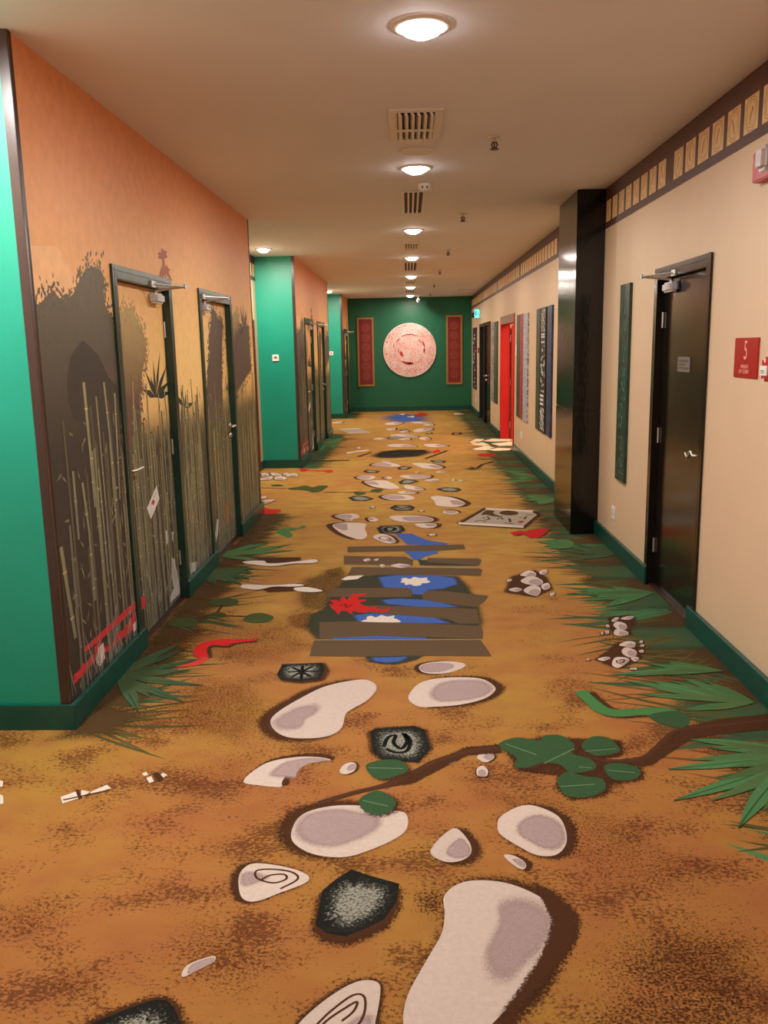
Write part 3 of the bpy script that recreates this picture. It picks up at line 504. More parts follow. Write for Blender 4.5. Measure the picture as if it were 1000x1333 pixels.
('stone',[(-0.568,10.56),(-0.5,10.653),(-0.346,10.662),(-0.266,10.567),(-0.147,10.196),(-0.136,10.024),(-0.235,9.978),(-0.346,10.066),(-0.462,10.226)],-0.06,0,0.1,0.03),
('stone',[(-0.074,10.189),(-0.018,10.265),(0.127,10.056),(0.164,9.908),(0.089,9.871),(-0.046,9.993)],0.02,0,0.2,0.03),
('stone',[(-0.142,9.752),(-0.072,9.821),(0.07,9.733),(0.034,9.621),(-0.106,9.654)],0.04,0,0.6,0.03),
('stone',[(-0.319,9.459),(-0.245,9.604),(-0.053,9.567),(0.033,9.428),(0.04,9.281),(-0.052,9.212),(-0.22,9.254)],-0.06,0,0.7,0.03),
('stone',[(0.224,9.362),(0.289,9.456),(0.423,9.395),(0.53,9.191),(0.581,8.955),(0.491,8.785),(0.364,8.795),(0.271,8.891),(0.262,9.12)],0.09,0,0.1,0.03),
('stone',[(0.327,8.462),(0.356,8.608),(0.448,8.576),(0.487,8.45),(0.407,8.376)],0.02,-0.05,0.7,0.03),
('stone',[(-0.752,8.366),(-0.7,8.482),(-0.576,8.489),(-0.507,8.364),(-0.53,8.226),(-0.648,8.197)],-0.05,0,0.7,0.03),
('stone',[(-0.418,8.241),(-0.382,8.293),(-0.318,8.196),(-0.329,8.084),(-0.388,8.089)],-0.03,0,0.4,0.03),
('stone',[(-0.208,8.265),(-0.141,8.353),(0.102,8.32),(0.219,8.173),(0.185,8.034),(0.01,8.024),(-0.122,8.07)],0.07,0,0.7,0.03),
('stone',[(0.038,7.914),(0.111,7.959),(0.24,7.922),(0.214,7.763),(0.108,7.75)],0.06,0,0.3,0.03),
('stone',[(-0.737,7.931),(-0.65,8.033),(-0.488,8.022),(-0.418,7.945),(-0.424,7.771),(-0.388,7.44),(-0.435,7.301),(-0.535,7.399),(-0.647,7.618)],-0.08,-0.02,0.08,0.03),
('stone',[(-0.334,7.387),(-0.294,7.498),(-0.225,7.494),(-0.161,7.364),(-0.128,7.181),(-0.19,7.126),(-0.272,7.237)],0.03,0,0.15,0.03),
('stone',[(-0.414,8.857),(-0.383,8.89),(-0.371,8.801),(-0.405,8.769)],0,0.02,0.5,0.03),
('stone',[(0.519,10.638),(0.559,10.672),(0.556,10.547),(0.518,10.538)],0,0,0.2,0.03),
('stone',[(0.591,10.568),(0.631,10.601),(0.675,10.535),(0.625,10.49)],0,0,0.3,0.03),
('stone',[(0.064,11.343),(0.122,11.394),(0.114,11.281),(0.074,11.271)],0,0,0.4,0.03),
('stone',[(-0.639,8.181),(-0.573,8.199),(-0.562,8.138),(-0.627,8.12)],-0.02,0,0.8,0.03),
('stone',[(0.158,7.47),(0.213,7.498),(0.217,7.415),(0.176,7.406)],0,0,0.3,0.03),
('stone',[(0.09,8.603),(0.13,8.625),(0.128,8.542),(0.097,8.545)],0,0,0.5,0.03),
('stone',[(-0.421,12.477),(-0.356,12.555),(-0.241,12.455),(-0.329,12.381)],0,0,0.7,0.03),
('line',[(-0.192,7.244),(-0.174,7.304),(-0.216,7.399),(-0.264,7.401),(-0.275,7.322),(-0.219,7.234)],0.012,'umber'),
('tile',[(-0.176,11.754),(-0.082,11.944),(0.036,11.821),(-0.038,11.602),(-0.143,11.614)],0,0),
('tile',[(-0.63,11.506),(-0.585,11.649),(-0.401,11.481),(-0.446,11.314),(-0.571,11.356)],0,0),
('tile',[(0.297,12.509),(0.434,12.561),(0.529,12.412),(0.488,12.232),(0.336,12.3)],0,0),
('tile',[(-0.141,10.493),(-0.076,10.711),(0.059,10.659),(0.105,10.53),(0.0,10.358),(-0.112,10.345)],0,0),
('tile',[(0.305,9.928),(0.418,10.062),(0.558,9.982),(0.595,9.846),(0.526,9.724),(0.387,9.758)],0,0),
('tile',[(-0.687,9.44),(-0.626,9.556),(-0.502,9.505),(-0.4,9.337),(-0.487,9.21),(-0.623,9.24)],0,0),
('tile',[(-0.21,8.771),(-0.165,8.926),(-0.003,8.913),(0.042,8.777),(0.012,8.626),(-0.145,8.63)],0,0),
('tile',[(-0.303,7.763),(-0.278,7.865),(-0.091,7.874),(-0.055,7.679),(-0.102,7.537),(-0.268,7.548)],0,0),
('line',[(-0.245,7.725),(-0.205,7.791),(-0.147,7.753),(-0.159,7.653),(-0.215,7.623),(-0.231,7.724)],0.04,'black'),
('line',[(-0.164,8.837),(-0.083,8.727),(-0.003,8.824)],0.04,'black'),
('stone',[(-0.389,14.543),(-0.249,14.78),(-0.016,14.641),(0.125,14.293),(-0.1,14.252),(-0.299,14.33)],0.03,0,0.3,0.05),
('stone',[(0.243,14.603),(0.446,14.676),(0.647,14.34),(0.486,14.167),(0.32,14.24)],0.03,0,0.3,0.05),
('stone',[(-0.366,16.236),(-0.144,16.454),(0.142,16.026),(0.109,15.789),(-0.203,15.9)],0.03,0,0.3,0.05),
('stone',[(-0.531,18.812),(-0.315,19.198),(-0.125,18.986),(-0.232,18.546),(-0.449,18.466)],0.03,0,0.3,0.05),
('stone',[(0.069,16.986),(0.192,17.497),(0.468,17.557),(0.422,17.097),(0.182,16.727)],0.03,0,0.3,0.05),
('stone',[(-0.463,17.544),(-0.293,17.735),(-0.285,17.224),(-0.421,17.248)],0.03,0,0.3,0.05),
('stone',[(-1.721,19.307),(-1.513,19.576),(-1.518,19.136),(-1.683,19.084)],0.03,0,0.3,0.05),
('stone',[(1.092,21.336),(1.246,21.465),(1.345,21.061),(1.131,20.899)],0.03,0,0.3,0.05),
('stone',[(-0.662,15.618),(-0.545,15.836),(-0.385,15.632),(-0.503,15.477)],0.03,0,0.3,0.05),
('stone',[(0.169,15.631),(0.296,15.818),(0.381,15.509),(0.256,15.329)],0.03,0,0.3,0.05),
('stone',[(0.024,18.956),(0.174,19.186),(0.504,18.859),(0.315,18.645)],0.03,0,0.3,0.05),
('stone',[(-0.2,15.602),(-0.015,15.69),(0.015,15.395),(-0.137,15.362)],0.03,0,0.3,0.05),
('stone',[(-0.198,16.964),(-0.048,17.181),(-0.015,16.829),(-0.147,16.751)],0.03,0,0.3,0.05),
('stone',[(0.31,18.359),(0.494,18.526),(0.503,18.201),(0.342,18.153)],0.03,0,0.3,0.05),
('flat',[(-1.438,17.649),(-1.031,17.835),(-0.773,16.894),(-1.204,16.767)],'map',0,0),
('line',[(-1.438,17.649),(-1.029,17.797)],0.1,'bone'),
('line',[(-1.206,16.801),(-0.779,16.895)],0.1,'bone'),
('soft',[(-0.587,13.104),(-0.45,13.736),(-0.127,13.968),(0.257,13.867),(0.361,13.491),(0.137,13.01),(-0.22,12.854),(-0.45,12.883)],'soot',0.12,0.75),
('line',[(-0.491,13.344),(-0.125,13.691),(0.25,13.506)],0.12,'black'),
('line',[(-0.509,13.094),(-0.225,13.203),(0.14,13.218)],0.12,'black'),
('line',[(-0.342,13.721),(-0.017,13.389),(0.229,13.802)],0.12,'black'),
('tile',[(-0.436,15.818),(-0.268,16.095),(-0.078,15.819),(-0.322,15.564)],0,0),
('tile',[(-0.201,17.28),(-0.083,17.474),(-0.015,17.246),(-0.149,17.059)],0,0),
('tile',[(0.308,16.441),(0.442,16.615),(0.453,16.417),(0.337,16.308)],0,0),
('soft',[(-0.42,20.782),(-0.182,21.633),(0.196,21.326),(0.21,19.004),(-0.014,18.878),(-0.324,19.786)],'blue',0.5,0.75),
('flat',[(-0.263,21.378),(-0.097,21.558),(-0.136,21.082)],'white',0,0),
('flat',[(-0.073,20.553),(0.13,20.813),(0.106,20.315)],'white',0,0),
('soft',[(0.15,20.809),(0.372,21.84),(0.425,21.274),(0.227,20.387)],'red',0.2,0.7),
('flat',[(0.36,13.624),(0.478,13.93),(0.491,13.539),(0.378,13.336)],'red',0,0),
('flat',[(-1.014,13.633),(-0.839,13.881),(-0.652,13.995),(-0.697,13.77),(-0.881,13.659),(-0.975,13.452)],'bone',0,0),
('flat',[(-0.893,14.317),(-0.841,14.408),(-0.802,14.207),(-0.856,14.166)],'bone',0,0),
('line',[(0.235,12.737),(0.604,13.681)],0.06,'umber'),
('line',[(-0.793,13.069),(-0.609,13.622)],0.05,'umber'),
('line',[(-1.529,12.704),(-0.896,12.683)],0.08,'umber'),
('line',[(0.845,16.545),(0.974,16.523),(0.955,16.203),(0.826,16.161),(0.845,16.545)],0.06,'grit'),
('flat',[(1.05,14.916),(1.191,15.359),(1.336,15.273),(1.218,14.89)],'slab',0,0),
('flat',[(1.268,14.981),(1.475,15.355),(1.806,15.198),(1.729,14.909),(1.469,14.851)],'slab',0,0),
('flat',[(1.037,14.443),(1.252,14.788),(1.342,14.397),(1.208,14.272)],'slab',0,0),
('flat',[(1.38,14.577),(1.759,14.806),(1.714,14.251),(1.485,14.195)],'slab',0,0),
('flat',[(1.013,13.828),(1.198,14.148),(1.388,14.033),(1.213,13.634),(1.043,13.707)],'slab',0,0),
('flat',[(1.239,13.713),(1.439,13.939),(1.643,13.824),(1.576,13.583),(1.339,13.534)],'slab',0,0),
('flat',[(1.043,14.82),(1.109,14.848),(1.157,14.649),(1.069,14.587)],'slab',0,0),
('flat',[(1.205,14.236),(1.312,14.292),(1.359,14.142),(1.233,14.09)],'slab',0,0),
('line',[(0.828,11.761),(0.918,11.629),(1.016,11.99),(1.196,12.256)],0.05,'umber'),
('soft',[(0.729,11.531),(0.878,11.755),(0.968,11.623),(0.835,11.402)],'ivydk',0.08,0.6),
('stone',[(-2.007,11.433),(-1.933,11.475),(-1.864,11.221),(-1.912,11.083)],0,0.03,0.45,0.03),
('stone',[(-1.881,11.419),(-1.847,11.486),(-1.718,11.303),(-1.69,11.107),(-1.784,11.165)],0,0.03,0.45,0.03),
('stone',[(-1.931,10.946),(-1.869,11.079),(-1.812,11.168),(-1.787,11.005),(-1.803,10.842),(-1.897,10.824)],0,0.03,0.45,0.03),
('stone',[(-1.762,11.021),(-1.694,11.136),(-1.598,11.004),(-1.611,10.849),(-1.705,10.832)],0,0.03,0.45,0.03),
('stone',[(-1.696,11.35),(-1.652,11.445),(-1.595,11.241),(-1.661,11.2)],0,0.03,0.45,0.03),
('stone',[(-1.646,11.198),(-1.586,11.388),(-1.506,11.329),(-1.479,11.114),(-1.561,11.094)],0,0.03,0.45,0.03),
('stone',[(-1.689,9.552),(-1.645,9.619),(-1.616,9.475),(-1.647,9.409)],0,0.03,0.45,0.03),
('stone',[(-1.624,9.305),(-1.592,9.37),(-1.501,9.362),(-1.525,9.243),(-1.554,9.134),(-1.59,9.136)],0,0.03,0.45,0.03),
('leaf',[(1.565,3.768),(1.038,4.046)],'.075','fern'),
('leaf',[(1.565,3.768),(1.064,3.87)],'.075','fern'),
('leaf',[(1.565,3.768),(1.22,3.685)],'.075','fern'),
('leaf',[(1.565,3.768),(1.158,4.044)],'.075','fern'),
('leaf',[(1.565,3.768),(1.335,4.072)],'.075','fern'),
('leaf',[(1.572,3.258),(0.992,3.136)],'.085','fern'),
('leaf',[(1.572,3.258),(0.941,2.9)],'.085','fern'),
('leaf',[(1.572,3.258),(1.108,2.721)],'.085','fern'),
('leaf',[(1.572,3.258),(1.21,3.316)],'.085','fern'),
('leaf',[(1.572,3.258),(1.36,3.37)],'.085','fern'),
('leaf',[(1.572,3.258),(1.151,3.395)],'.085','fern'),
('leaf',[(-1.531,4.17),(-1.277,4.557)],'.075','ferndk'),
('leaf',[(-1.531,4.17),(-1.144,4.402)],'.075','ferndk'),
('leaf',[(-1.531,4.17),(-1.165,4.23)],'.075','ferndk'),
('leaf',[(-1.531,4.17),(-1.047,4.028)],'.075','ferndk'),
('leaf',[(-1.531,4.17),(-1.09,3.821)],'.075','ferndk'),
('leaf',[(-1.531,4.17),(-1.279,3.719)],'.075','ferndk'),
('leaf',[(-1.531,4.17),(-1.323,4.652)],'.075','ferndk'),
('leaf',[(-1.572,6.773),(-1.018,7.14)],'.11','fern'),
('leaf',[(-1.572,6.773),(-0.97,6.921)],'.11','fern'),
('leaf',[(-1.572,6.773),(-1.237,7.223)],'.11','fern'),
('leaf',[(-1.572,6.773),(-1.225,6.602)],'.11','fern'),
('leaf',[(-1.572,6.773),(-1.082,7.04)],'.11','fern'),
('leaf',[(-1.572,6.773),(-1.151,6.878)],'.11','fern'),
('leaf',[(-1.546,6.33),(-1.178,6.022)],'.1','ferndk'),
('leaf',[(-1.546,6.33),(-1.177,6.203)],'.1','ferndk'),
('leaf',[(-1.546,6.33),(-1.204,5.875)],'.1','ferndk'),
('leaf',[(-1.546,6.33),(-1.175,6.312)],'.1','ferndk'),
('leaf',[(-1.546,6.33),(-1.404,5.884)],'.1','ferndk'),
('leaf',[(1.606,5.571),(1.08,5.7)],'.1','fern'),
('leaf',[(1.606,5.571),(1.104,5.625)],'.1','fern'),
('leaf',[(1.606,5.571),(1.111,5.384)],'.1','fern'),
('leaf',[(1.606,5.571),(1.226,5.26)],'.1','fern'),
('leaf',[(1.606,5.571),(1.347,5.716)],'.1','fern'),
('leaf',[(1.606,5.571),(1.187,5.491)],'.1','fern'),
('leaf',[(1.606,5.571),(1.028,5.562)],'.1','fern'),
('leaf',[(1.615,6.66),(1.248,6.919)],'.12','ferndk'),
('leaf',[(1.615,6.66),(1.251,6.749)],'.12','ferndk'),
('leaf',[(1.615,6.66),(1.332,6.494)],'.12','ferndk'),
('leaf',[(1.615,6.66),(1.367,7.013)],'.12','ferndk'),
('leaf',[(1.615,6.66),(1.393,6.58)],'.12','ferndk'),
('leaf',[(1.589,10.855),(1.258,11.241)],'.16','fern'),
('leaf',[(1.589,10.855),(1.243,10.892)],'.16','fern'),
('leaf',[(1.589,10.855),(1.261,10.58)],'.16','fern'),
('leaf',[(1.589,10.855),(1.347,10.541)],'.16','fern'),
('leaf',[(1.589,10.855),(1.407,10.535)],'.16','fern'),
('leaf',[(1.589,10.855),(1.291,11.103)],'.16','fern'),
('leaf',[(1.556,9.171),(1.193,9.318)],'.17','fern'),
('leaf',[(1.556,9.171),(1.216,9.087)],'.17','fern'),
('leaf',[(1.556,9.171),(1.293,8.898)],'.17','fern'),
('leaf',[(1.556,9.171),(1.275,9.43)],'.17','fern'),
('leaf',[(1.556,9.171),(1.333,8.823)],'.17','fern'),
('leaf',[(1.35,7.014),(1.077,7.098)],'.15','fern'),
('leaf',[(1.35,7.014),(1.094,6.939)],'.15','fern'),
('leaf',[(1.35,7.014),(1.13,6.849)],'.15','fern'),
('leaf',[(1.35,7.014),(1.146,7.141)],'.15','fern'),
('leaf',[(1.35,7.014),(1.24,7.206)],'.15','fern'),
('leaf',[(1.561,4.157),(1.204,4.272)],'.07','fern'),
('leaf',[(1.561,4.157),(0.983,4.114)],'.07','fern'),
('leaf',[(1.561,4.157),(1.227,4.203)],'.07','fern'),
('leaf',[(1.561,4.157),(1.325,4.299)],'.07','fern'),
('leaf',[(-1.482,15.723),(-1.661,14.294)],'.2','fern'),
('leaf',[(-1.482,15.723),(-1.46,13.837)],'.2','fern'),
('leaf',[(-1.482,15.723),(-1.296,14.242)],'.2','fern'),
('leaf',[(-1.482,15.723),(-1.268,15.174)],'.2','fern'),
('leaf',[(-1.502,15.049),(-1.244,15.566)],'.25','fern'),
('leaf',[(-1.502,15.049),(-1.23,15.008)],'.25','fern'),
('leaf',[(-1.502,15.049),(-1.295,14.375)],'.25','fern'),
('leaf',[(-1.502,15.049),(-1.235,15.858)],'.25','fern')]
MURAL=[
('poly',[(3.54,2.07),(3.857,2.105),(3.927,2.076),(3.977,2.036),(4.046,1.981),(4.032,1.918),(3.837,1.892),(3.796,1.918),(3.641,1.86),(3.538,1.814)],'peach','peach',0),
('crown',[(3.538,1.81),(3.584,1.835),(3.658,1.859),(3.737,1.897),(3.795,1.913),(3.835,1.884),(3.922,1.88),(4.032,1.918),(4.098,1.977),(4.188,2.035),(4.284,2.057),(4.402,2.049),(4.443,2.01),(4.416,1.95),(4.425,1.882),(4.491,1.834),(4.523,1.8),(4.557,1.659),(4.521,0.352),(3.456,0.66),(3.535,1.69)],'haze','mud',1),
('crown',[(4.645,1.804),(4.741,1.853),(4.892,1.886),(4.975,1.885),(5.048,1.825),(5.14,1.759),(5.185,1.679),(5.16,1.614),(5.051,1.503),(4.831,0.847),(4.471,0.908)],'olive','mud2',1),
('crown',[(7.524,1.866),(7.773,1.975),(7.927,1.973),(7.933,1.846),(7.755,1.621),(7.496,1.487)],'olive','mud2',1),
('crown',[(7.02,1.972),(7.083,1.975),(7.191,1.898),(7.39,1.89),(7.251,1.492),(7.175,1.069),(6.563,1.12),(6.749,1.504),(6.84,1.627),(6.83,1.706),(6.921,1.824)],'mud3','mud3',1),
('crown',[(7.797,1.777),(7.971,1.84),(8.229,1.876),(8.398,1.856),(8.399,1.697),(8.426,1.463),(7.583,1.257),(7.437,1.265)],'mud3','mud3',1),
('poly',[(4.068,1.704),(3.914,1.63),(3.853,1.539),(3.843,1.432),(3.9,1.343),(4.501,1.247),(4.59,1.386),(4.432,1.528),(4.279,1.626),(4.151,1.68)],'mud4','mud4',0),
('spike',[(4.475,1.482),(4.361,1.659)],'.03','mud3'),
('spike',[(4.475,1.482),(4.441,1.677)],'.03','mud3'),
('spike',[(4.475,1.482),(4.565,1.694)],'.03','mud3'),
('spike',[(4.475,1.482),(4.279,1.626)],'.03','mud3'),
('spike',[(4.475,1.482),(4.59,1.623)],'.03','mud3'),
('spike',[(5.308,1.367),(5.465,1.644)],'.035','dkgreen'),
('spike',[(5.308,1.367),(5.305,1.596)],'.035','dkgreen'),
('spike',[(5.308,1.367),(5.123,1.536)],'.035','dkgreen'),
('spike',[(5.308,1.367),(5.601,1.558)],'.035','dkgreen'),
('spike',[(5.308,1.367),(5.641,1.453)],'.035','dkgreen'),
('spike',[(5.308,1.367),(5.044,1.429)],'.035','dkgreen'),
('spike',[(5.308,1.367),(5.656,1.382)],'.035','dkgreen'),
('spike',[(5.308,1.367),(5.225,1.501)],'.035','dkgreen'),
('spike',[(5.87,1.262),(5.766,1.412)],'.03','dkgreen'),
('spike',[(5.87,1.262),(5.897,1.37)],'.03','dkgreen'),
('spike',[(5.87,1.262),(5.559,1.387)],'.03','dkgreen'),
('spike',[(5.87,1.262),(6.1,1.284)],'.03','dkgreen'),
('spike',[(8.134,1.835),(8.007,2.051)],'.05','mud3'),
('spike',[(8.134,1.835),(8.154,2.066)],'.05','mud3'),
('spike',[(8.134,1.835),(8.332,2.02)],'.05','mud3'),
('spike',[(8.134,1.835),(8.364,1.974)],'.05','mud3'),
('spike',[(8.134,1.835),(7.901,1.875)],'.05','mud3'),
('spike',[(8.134,1.835),(7.76,1.784)],'.05','mud3'),
('spike',[(8.134,1.835),(7.863,1.733)],'.05','mud3'),
('spike',[(8.134,1.835),(8.453,1.729)],'.05','mud3'),
('spike',[(5.549,2.236),(5.431,2.233)],'.03','weather'),
('spike',[(5.549,2.236),(5.519,2.281)],'.03','weather'),
('spike',[(5.549,2.236),(5.662,2.27)],'.03','weather'),
('spike',[(5.549,2.236),(5.666,2.238)],'.03','weather'),
('spike',[(5.549,2.236),(5.431,2.208)],'.03','weather'),
('spike',[(5.549,2.236),(5.591,2.282)],'.03','weather'),
('poly',[(5.525,2.233),(5.574,2.238),(5.585,2.158),(5.523,2.152)],'weather','weather',0),
('spike',[(5.555,2.162),(5.411,2.079)],'.035','weather'),
('spike',[(5.555,2.162),(5.477,2.061)],'.035','weather'),
('spike',[(5.555,2.162),(5.709,2.155)],'.035','weather'),
('spike',[(5.555,2.162),(5.745,2.09)],'.035','weather'),
('spike',[(5.555,2.162),(5.689,2.123)],'.035','weather'),
('spike',[(5.555,2.162),(5.589,2.076)],'.035','weather'),
('spike',[(5.555,2.162),(5.443,2.117)],'.035','weather'),
('stalk',[(4.042,1.509),(4.049,1.236),(4.078,0.931)],0.036,'bam1'),
('stalk',[(4.312,1.498),(4.33,1.288),(4.357,0.881)],0.026,'bam1'),
('stalk',[(4.459,1.437),(4.413,0.885)],0.024,'bam1'),
('stalk',[(3.821,1.119),(3.819,0.802)],0.028,'bam2'),
('stalk',[(4.047,1.229),(4.051,0.909)],0.022,'bam1'),
('stalk',[(4.877,1.482),(4.84,1.182),(4.842,0.809)],0.026,'bam1'),
('stalk',[(5.501,1.407),(5.539,1.041),(5.519,0.689)],0.02,'bam1'),
('stalk',[(5.106,1.123),(5.103,0.763)],0.02,'bam2'),
('stalk',[(4.922,1.033),(4.943,0.791)],0.02,'bam2'),
('stalk',[(3.92,1.052),(3.951,0.815),(3.949,0.471)],0.03,'bam2'),
('stalk',[(3.614,0.815),(3.642,0.613),(3.682,0.374)],0.04,'bam2'),
('stalk',[(4.14,1.084),(4.149,0.8),(4.154,0.536)],0.026,'bam2'),
('stalk',[(4.197,0.886),(4.194,0.539)],0.02,'bam3'),
('stalk',[(3.537,0.607),(3.569,0.425),(3.579,0.133)],0.034,'bam4'),
('stalk',[(3.73,0.887),(3.723,0.385)],0.028,'bam3'),
('stalk',[(3.713,0.51),(3.731,0.305)],0.03,'bam3'),
('stalk',[(4.782,1.077),(4.808,0.918),(4.798,0.593),(4.787,0.233)],0.03,'bam2'),
('stalk',[(4.659,0.74),(4.695,0.535),(4.74,0.266)],0.024,'bam4'),
('stalk',[(4.939,1.031),(4.934,0.741),(4.967,0.527)],0.026,'bam3'),
('stalk',[(5.112,1.126),(5.106,0.872),(5.093,0.262)],0.028,'bam2'),
('stalk',[(5.245,1.015),(5.185,0.497),(5.208,0.23)],0.026,'bam3'),
('stalk',[(5.417,1.113),(5.415,0.548)],0.024,'bam2'),
('stalk',[(4.883,0.376),(4.925,0.26),(5.003,0.061)],0.024,'bam4'),
('stalk',[(4.854,1.198),(4.865,0.936),(4.865,0.662)],0.022,'bam3'),
('stalk',[(5.461,0.918),(5.481,0.535)],0.02,'bam3'),
('stalk',[(5.822,1.018),(5.871,0.785),(5.934,0.328)],0.03,'bam3'),
('stalk',[(5.915,0.79),(6.039,0.282)],0.03,'bam2'),
('stalk',[(6.06,0.919),(6.14,0.399)],0.026,'bam3'),
('stalk',[(6.19,1.068),(6.246,0.424)],0.03,'bam2'),
('poly',[(3.759,0.286),(3.773,0.298),(4.533,0.294),(4.539,0.253),(3.97,0.262),(3.778,0.272)],'bridge','bridge',0),
('poly',[(3.886,0.257),(3.981,0.258),(3.938,0.176),(3.887,0.191)],'bridge','bridge',0),
('poly',[(3.62,0.185),(3.624,0.221),(3.711,0.218),(3.727,0.239),(3.772,0.218),(3.859,0.239),(3.898,0.207),(3.921,0.236),(3.968,0.232),(4.041,0.199),(4.081,0.209),(4.115,0.179),(4.165,0.212),(4.219,0.217),(4.298,0.204),(4.381,0.215),(4.441,0.223),(4.522,0.248),(4.529,0.186),(4.515,0.151),(3.999,0.18),(3.905,0.189),(3.629,0.178)],'bridge','bridge',0),
('poly',[(4.68,0.312),(4.689,0.268),(4.813,0.242),(4.809,0.18),(4.663,0.174),(4.646,0.24)],'bridge','bridge',0),
('poly',[(3.94,0.237),(4.013,0.238),(4.018,0.155),(3.941,0.139),(3.891,0.177)],'white2','white2',0),
('poly',[(4.46,0.179),(4.523,0.188),(4.518,0.14),(4.465,0.133)],'white2','white2',0),
('poly',[(5.191,0.834),(5.231,0.744),(5.031,0.654),(4.97,0.734)],'card','card',0),
('stalkflat',[(5.164,0.795),(5.107,0.766),(5.042,0.74)],0.012,'grey'),
('poly',[(5.09,0.764),(5.136,0.747),(5.103,0.724),(5.069,0.744)],'bridge','bridge',0),
('poly',[(5.409,0.322),(5.48,0.294),(5.488,0.249),(5.544,0.149),(5.557,0.069),(5.542,0.041),(5.418,0.045),(5.321,0.043),(5.323,0.084),(5.417,0.12),(5.38,0.204),(5.412,0.258)],'white3','white3',0),
('poly',[(5.312,0.534),(5.353,0.51),(5.351,0.439),(5.311,0.428)],'white3','white3',0),
('poly',[(5.45,0.489),(5.486,0.476),(5.47,0.412),(5.449,0.437)],'white3','white3',0),
('poly',[(6.585,0.194),(6.689,0.222),(6.758,0.31),(6.813,0.292),(6.775,0.191),(6.717,0.152),(6.587,0.093),(6.54,0.129)],'white3','white3',0),
('poly',[(7.101,0.277),(7.149,0.367),(7.224,0.374),(7.227,0.292),(7.178,0.201),(7.078,0.192)],'weather','weather',0),
('poly',[(5.725,0.205),(5.904,0.171),(5.88,0.114),(5.729,0.132)],'white3','white3',0)]

# foliage printed along both edges of the carpet
y = 2.2
while y < 22:
    dense = 1 if y < 9 else .6
    fsoft([(XR+.02,y-.25),(XR-.3,y-.22),(XR-.42,y+.1),(XR-.26,y+.3),(XR+.02,y+.35)], C['grit'] if int(y*3)%2 else C['ferndk'], .13, .9)
    ftuft((XR-.12,y), (-1,rnd.uniform(-.35,.45)), rnd.uniform(.4,.75), .5, int(16*dense), C['olive'] if rnd.random()<.55 else C['rustic'], .022)
    if rnd.random() < .5: ftuft((XR-.06,y+.15), (-1,rnd.uniform(-.2,.3)), rnd.uniform(.5,.85), .45, int(10*dense), C['ferndk'] if rnd.random()<.7 else C['fern'], .045)
    y += .36
for ya, yb in ((3.6,8.6),(12.0,16.8),(20.5,22.3)):
    y = ya
    while y < yb:
        ftuft((XL+.03,y), (1,rnd.uniform(-.2,.4)), rnd.uniform(.3,.6), .55, 12, C['olive'] if rnd.random()<.7 else C['ferndk'], .022)
        fsoft([(XL,y-.2),(XL+.2,y-.15),(XL+.28,y+.1),(XL,y+.3)], C['ferndk'] if y > 11 else C['grit'], .12, .75)
        y += .3
def draw_floor(e):
    k, p = e[0], e[1]
    if k == 'soft': fsoft(p, C[e[2]], float(e[3]), e[4])
    elif k == 'flat':
        q = smooth_loop(p) if e[3] else p
        if e[4]: fsoft([(a[0]+.012,a[1]-.012) for a in q], C['umber'], .025, .85)
        fpoly(q, C[e[2]])
    elif k == 'line':
        if len(p) > 4: p = smooth_line(p)
        fline(p, float(e[2]), C[e[3]])
    elif k == 'leaf':
        b_, t_ = p; L = math.dist(b_,t_)
        for j in range(3):
            q = t_ if j == 0 else lerp2(b_, (t_[0]+rnd.uniform(-.14,.14)*L, t_[1]+rnd.uniform(-.14,.14)*L), rnd.uniform(.6,.85))
            fleaf(b_, q, float(e[2])*(.8 if j == 0 else .6), C[e[3]] if j == 0 else lerp(C[e[3]],C['olive'],rnd.uniform(.2,.6)), rnd.uniform(-.04,.04), j == 0)
    elif k == 'stone':
        hx, hy, m, h = e[2:6]; q = smooth_loop(p)
        if area2(q) < 0: q = q[::-1]
        far = max(0,min(1,(p[0][1]-6)/4)); hh = h*(1-.45*far)
        if h > .006: fsoft([(a[0]+hx*.6,a[1]-hy*.6) for a in offset_loop(q, hh*.2)], C['umber'], hh*.75, 1., a=.9, b=1.2)
        kk = rnd.uniform(.93,1.04); fpoly(q, tuple(x*kk for x in C['cream']))
        wd = min(max(a[0] for a in q)-min(a[0] for a in q), max(a[1] for a in q)-min(a[1] for a in q))
        l = math.hypot(hx,hy)
        if m > .05:
            f = .42+.46*m; d = (hx/l,-hy/l) if l else (.5,-.3)
            ex = max(q, key=lambda a: a[0]*d[0]+a[1]*d[1]); cx = sum(a[0] for a in q)/len(q); cy = sum(a[1] for a in q)/len(q)
            ex = lerp2((cx,cy), ex, 1.05)
            r = [(ex[0]+(a[0]-ex[0])*f, ex[1]+(a[1]-ex[1])*f) for a in q]
            fsoft(r, C['mauve'], wd*.09, .8+.2*m, 'carpet_blend_ink_soft', 1.3, .15)
    elif k == 'tile':
        hx, hy = e[2:4]; q = p; h = .03
        if area2(q) < 0: q = q[::-1]
        far = max(0,min(1,(p[0][1]-6)/4)); h *= 1-.5*far
        fsoft([(a[0]+hx*.8,a[1]-hy*.8) for a in offset_loop(q, h*.2)], C['umber'], h*.9, 1.)
        fpoly(q, C['tile'])
        q = smooth_loop(p, 3); fsoft(offset_loop(q if area2(q) > 0 else q[::-1], -.05), C['tilelt'], .05, .62, 'carpet_ink_soft', .6, 1.)
for e in FLOOR: draw_floor(e)
tag(fb.build('floor'), 'brown carpet printed with stones, ferns, vines and a plank bridge', 'floor', kind='structure')

